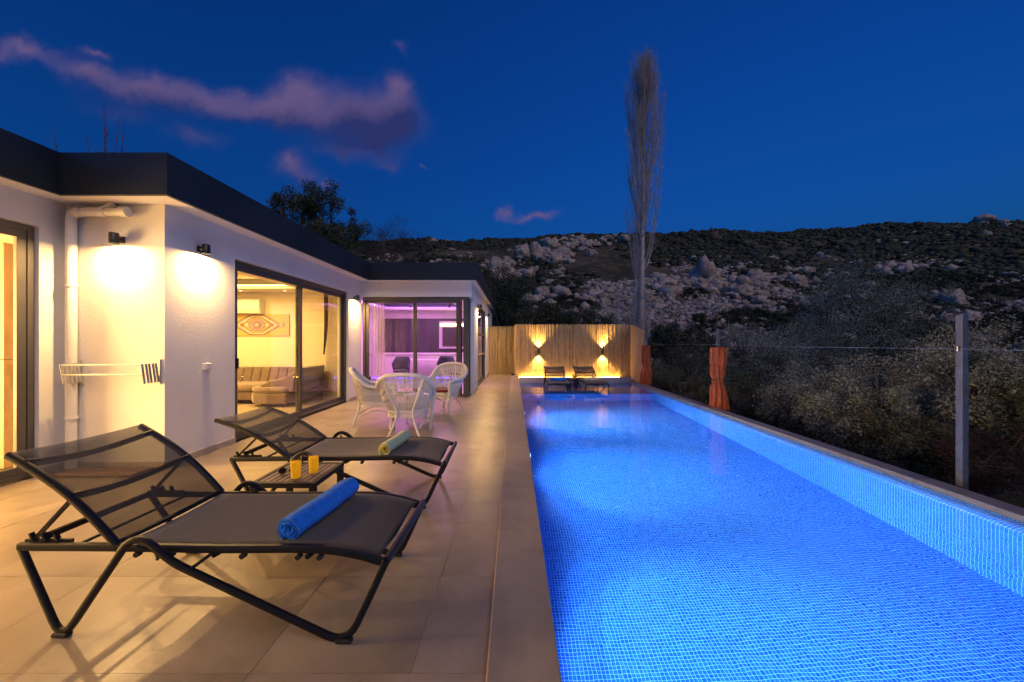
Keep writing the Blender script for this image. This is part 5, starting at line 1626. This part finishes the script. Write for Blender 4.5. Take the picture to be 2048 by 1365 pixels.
# loose rock: dense on the lower slope and the spur, sparse on the green ridge
Xr, Yr = sample_hill(30000, 90, 330, 0.85)
Xn, Yn = sample_hill(46000, 27, 135, 0.9)
Xr = np.concatenate([Xr, Xn]); Yr = np.concatenate([Yr, Yn])
dens = 0.5 + 1.9 * fbm(Xr / 34 + 8, Yr / 34, 4) + 1.2 * fbm(Xr / 9, Yr / 9 + 3, 3)
lim = np.interp(Yr, [30, 60, 110, 150, 190, 230, 330], [0.56, 0.55, 0.58, 0.68, 0.86, 1.02, 1.06]) + 0.10 * np.clip(Xr / Yr - 0.5, 0, 1) * (Yr > 120)
k = dens > lim
Xr, Yr = Xr[k], Yr[k]
szr = rg.lognormal(-0.5, 0.55, len(Xr)) * np.interp(Yr, [30, 60, 120, 300], [0.20, 0.30, 0.62, 1.2])
o = scatter('limestone_rubble', on_hill(Xr, Yr), szr, 0.65, 1, M['rock'], 3, 0.34); tag(o, 'pale limestone rocks strewn over the hillside', 'rocks', kind='stuff')
# named outcrops: crags of big blocks
crag = []
for (px, py, sx, sy, n) in ((985, 470, 48, 9, 34), (880, 477, 40, 7, 22), (1165, 488, 62, 12, 44), (1110, 515, 45, 10, 24), (1230, 478, 30, 8, 12), (1090, 600, 34, 16, 18), (1195, 600, 26, 12, 10), (1210, 622, 22, 12, 8),
                            (1020, 545, 40, 14, 18), (1395, 572, 60, 14, 16), (1300, 600, 30, 20, 14), (1800, 540, 55, 7, 12), (1870, 640, 70, 30, 26), (1990, 690, 60, 30, 22), (1560, 560, 60, 10, 12), (1480, 590, 80, 16, 22), (1640, 448, 18, 3, 4), (1795, 440, 26, 3, 6), (2000, 446, 40, 4, 7), (765, 520, 40, 8, 8)):
    for _ in range(n):
        hx_, hy_ = ground_hit(px + rg.normal() * sx * .6, py + rg.normal() * sy * .6)
        crag.append((hx_, hy_))
crag = np.array(crag)
o = scatter('limestone_crag', on_hill(crag[:, 0], crag[:, 1]), rg.lognormal(0, 0.4, len(crag)) * np.interp(crag[:, 1], [30, 80, 160, 350], [0.55, 0.95, 1.7, 2.2]), 0.85, 3, M['rock'], 4, 0.42); tag(o, 'weathered pale limestone crags breaking out of the hillside', 'rocks', kind='stuff')
# scrub: rounded dark bushes, leaf-built when near
Xs, Ys = sample_hill(30000, 28, 400, 0.75)
dn = 0.5 + 1.7 * fbm(Xs / 28 + 40, Ys / 28, 4)
k = dn > np.interp(Ys, [30, 120, 200, 260, 400], [0.34, 0.36, 0.30, 0.10, 0.05])
Xs, Ys = Xs[k], Ys[k]
near = Ys < 110
P = on_hill(Xs[near], Ys[near]); sz = rg.uniform(0.45, 1.2, len(P))
cc = np.repeat(P, 3, axis=0) + rg.normal(size=(len(P) * 3, 3)) * np.repeat(sz, 3)[:, None] * np.array([.55, .55, .2]) + np.array([0, 0, .3])
V, Q = leaf_cloud(rg, cc, np.repeat(sz, 3) * 0.62, 42, 0.42, 0.20)
o = np_mesh('hillside_scrub', V, Q, M['scrub_leaf']); tag(o, 'low dark scrub covering the near hillside', 'scrub', kind='stuff')
P = on_hill(Xs[~near], Ys[~near]); sz = rg.lognormal(0.1, .35, len(P)) * np.interp(P[:, 1], [110, 250, 400], [0.75, 1.0, 1.25])
o = scatter('ridge_scrub', P, sz, 0.7, 2 if len(P) < 6000 else 1, M['scrub_leaf'], 9, 0.45); tag(o, 'dense dark green scrub on the far ridge', 'scrub', kind='stuff')
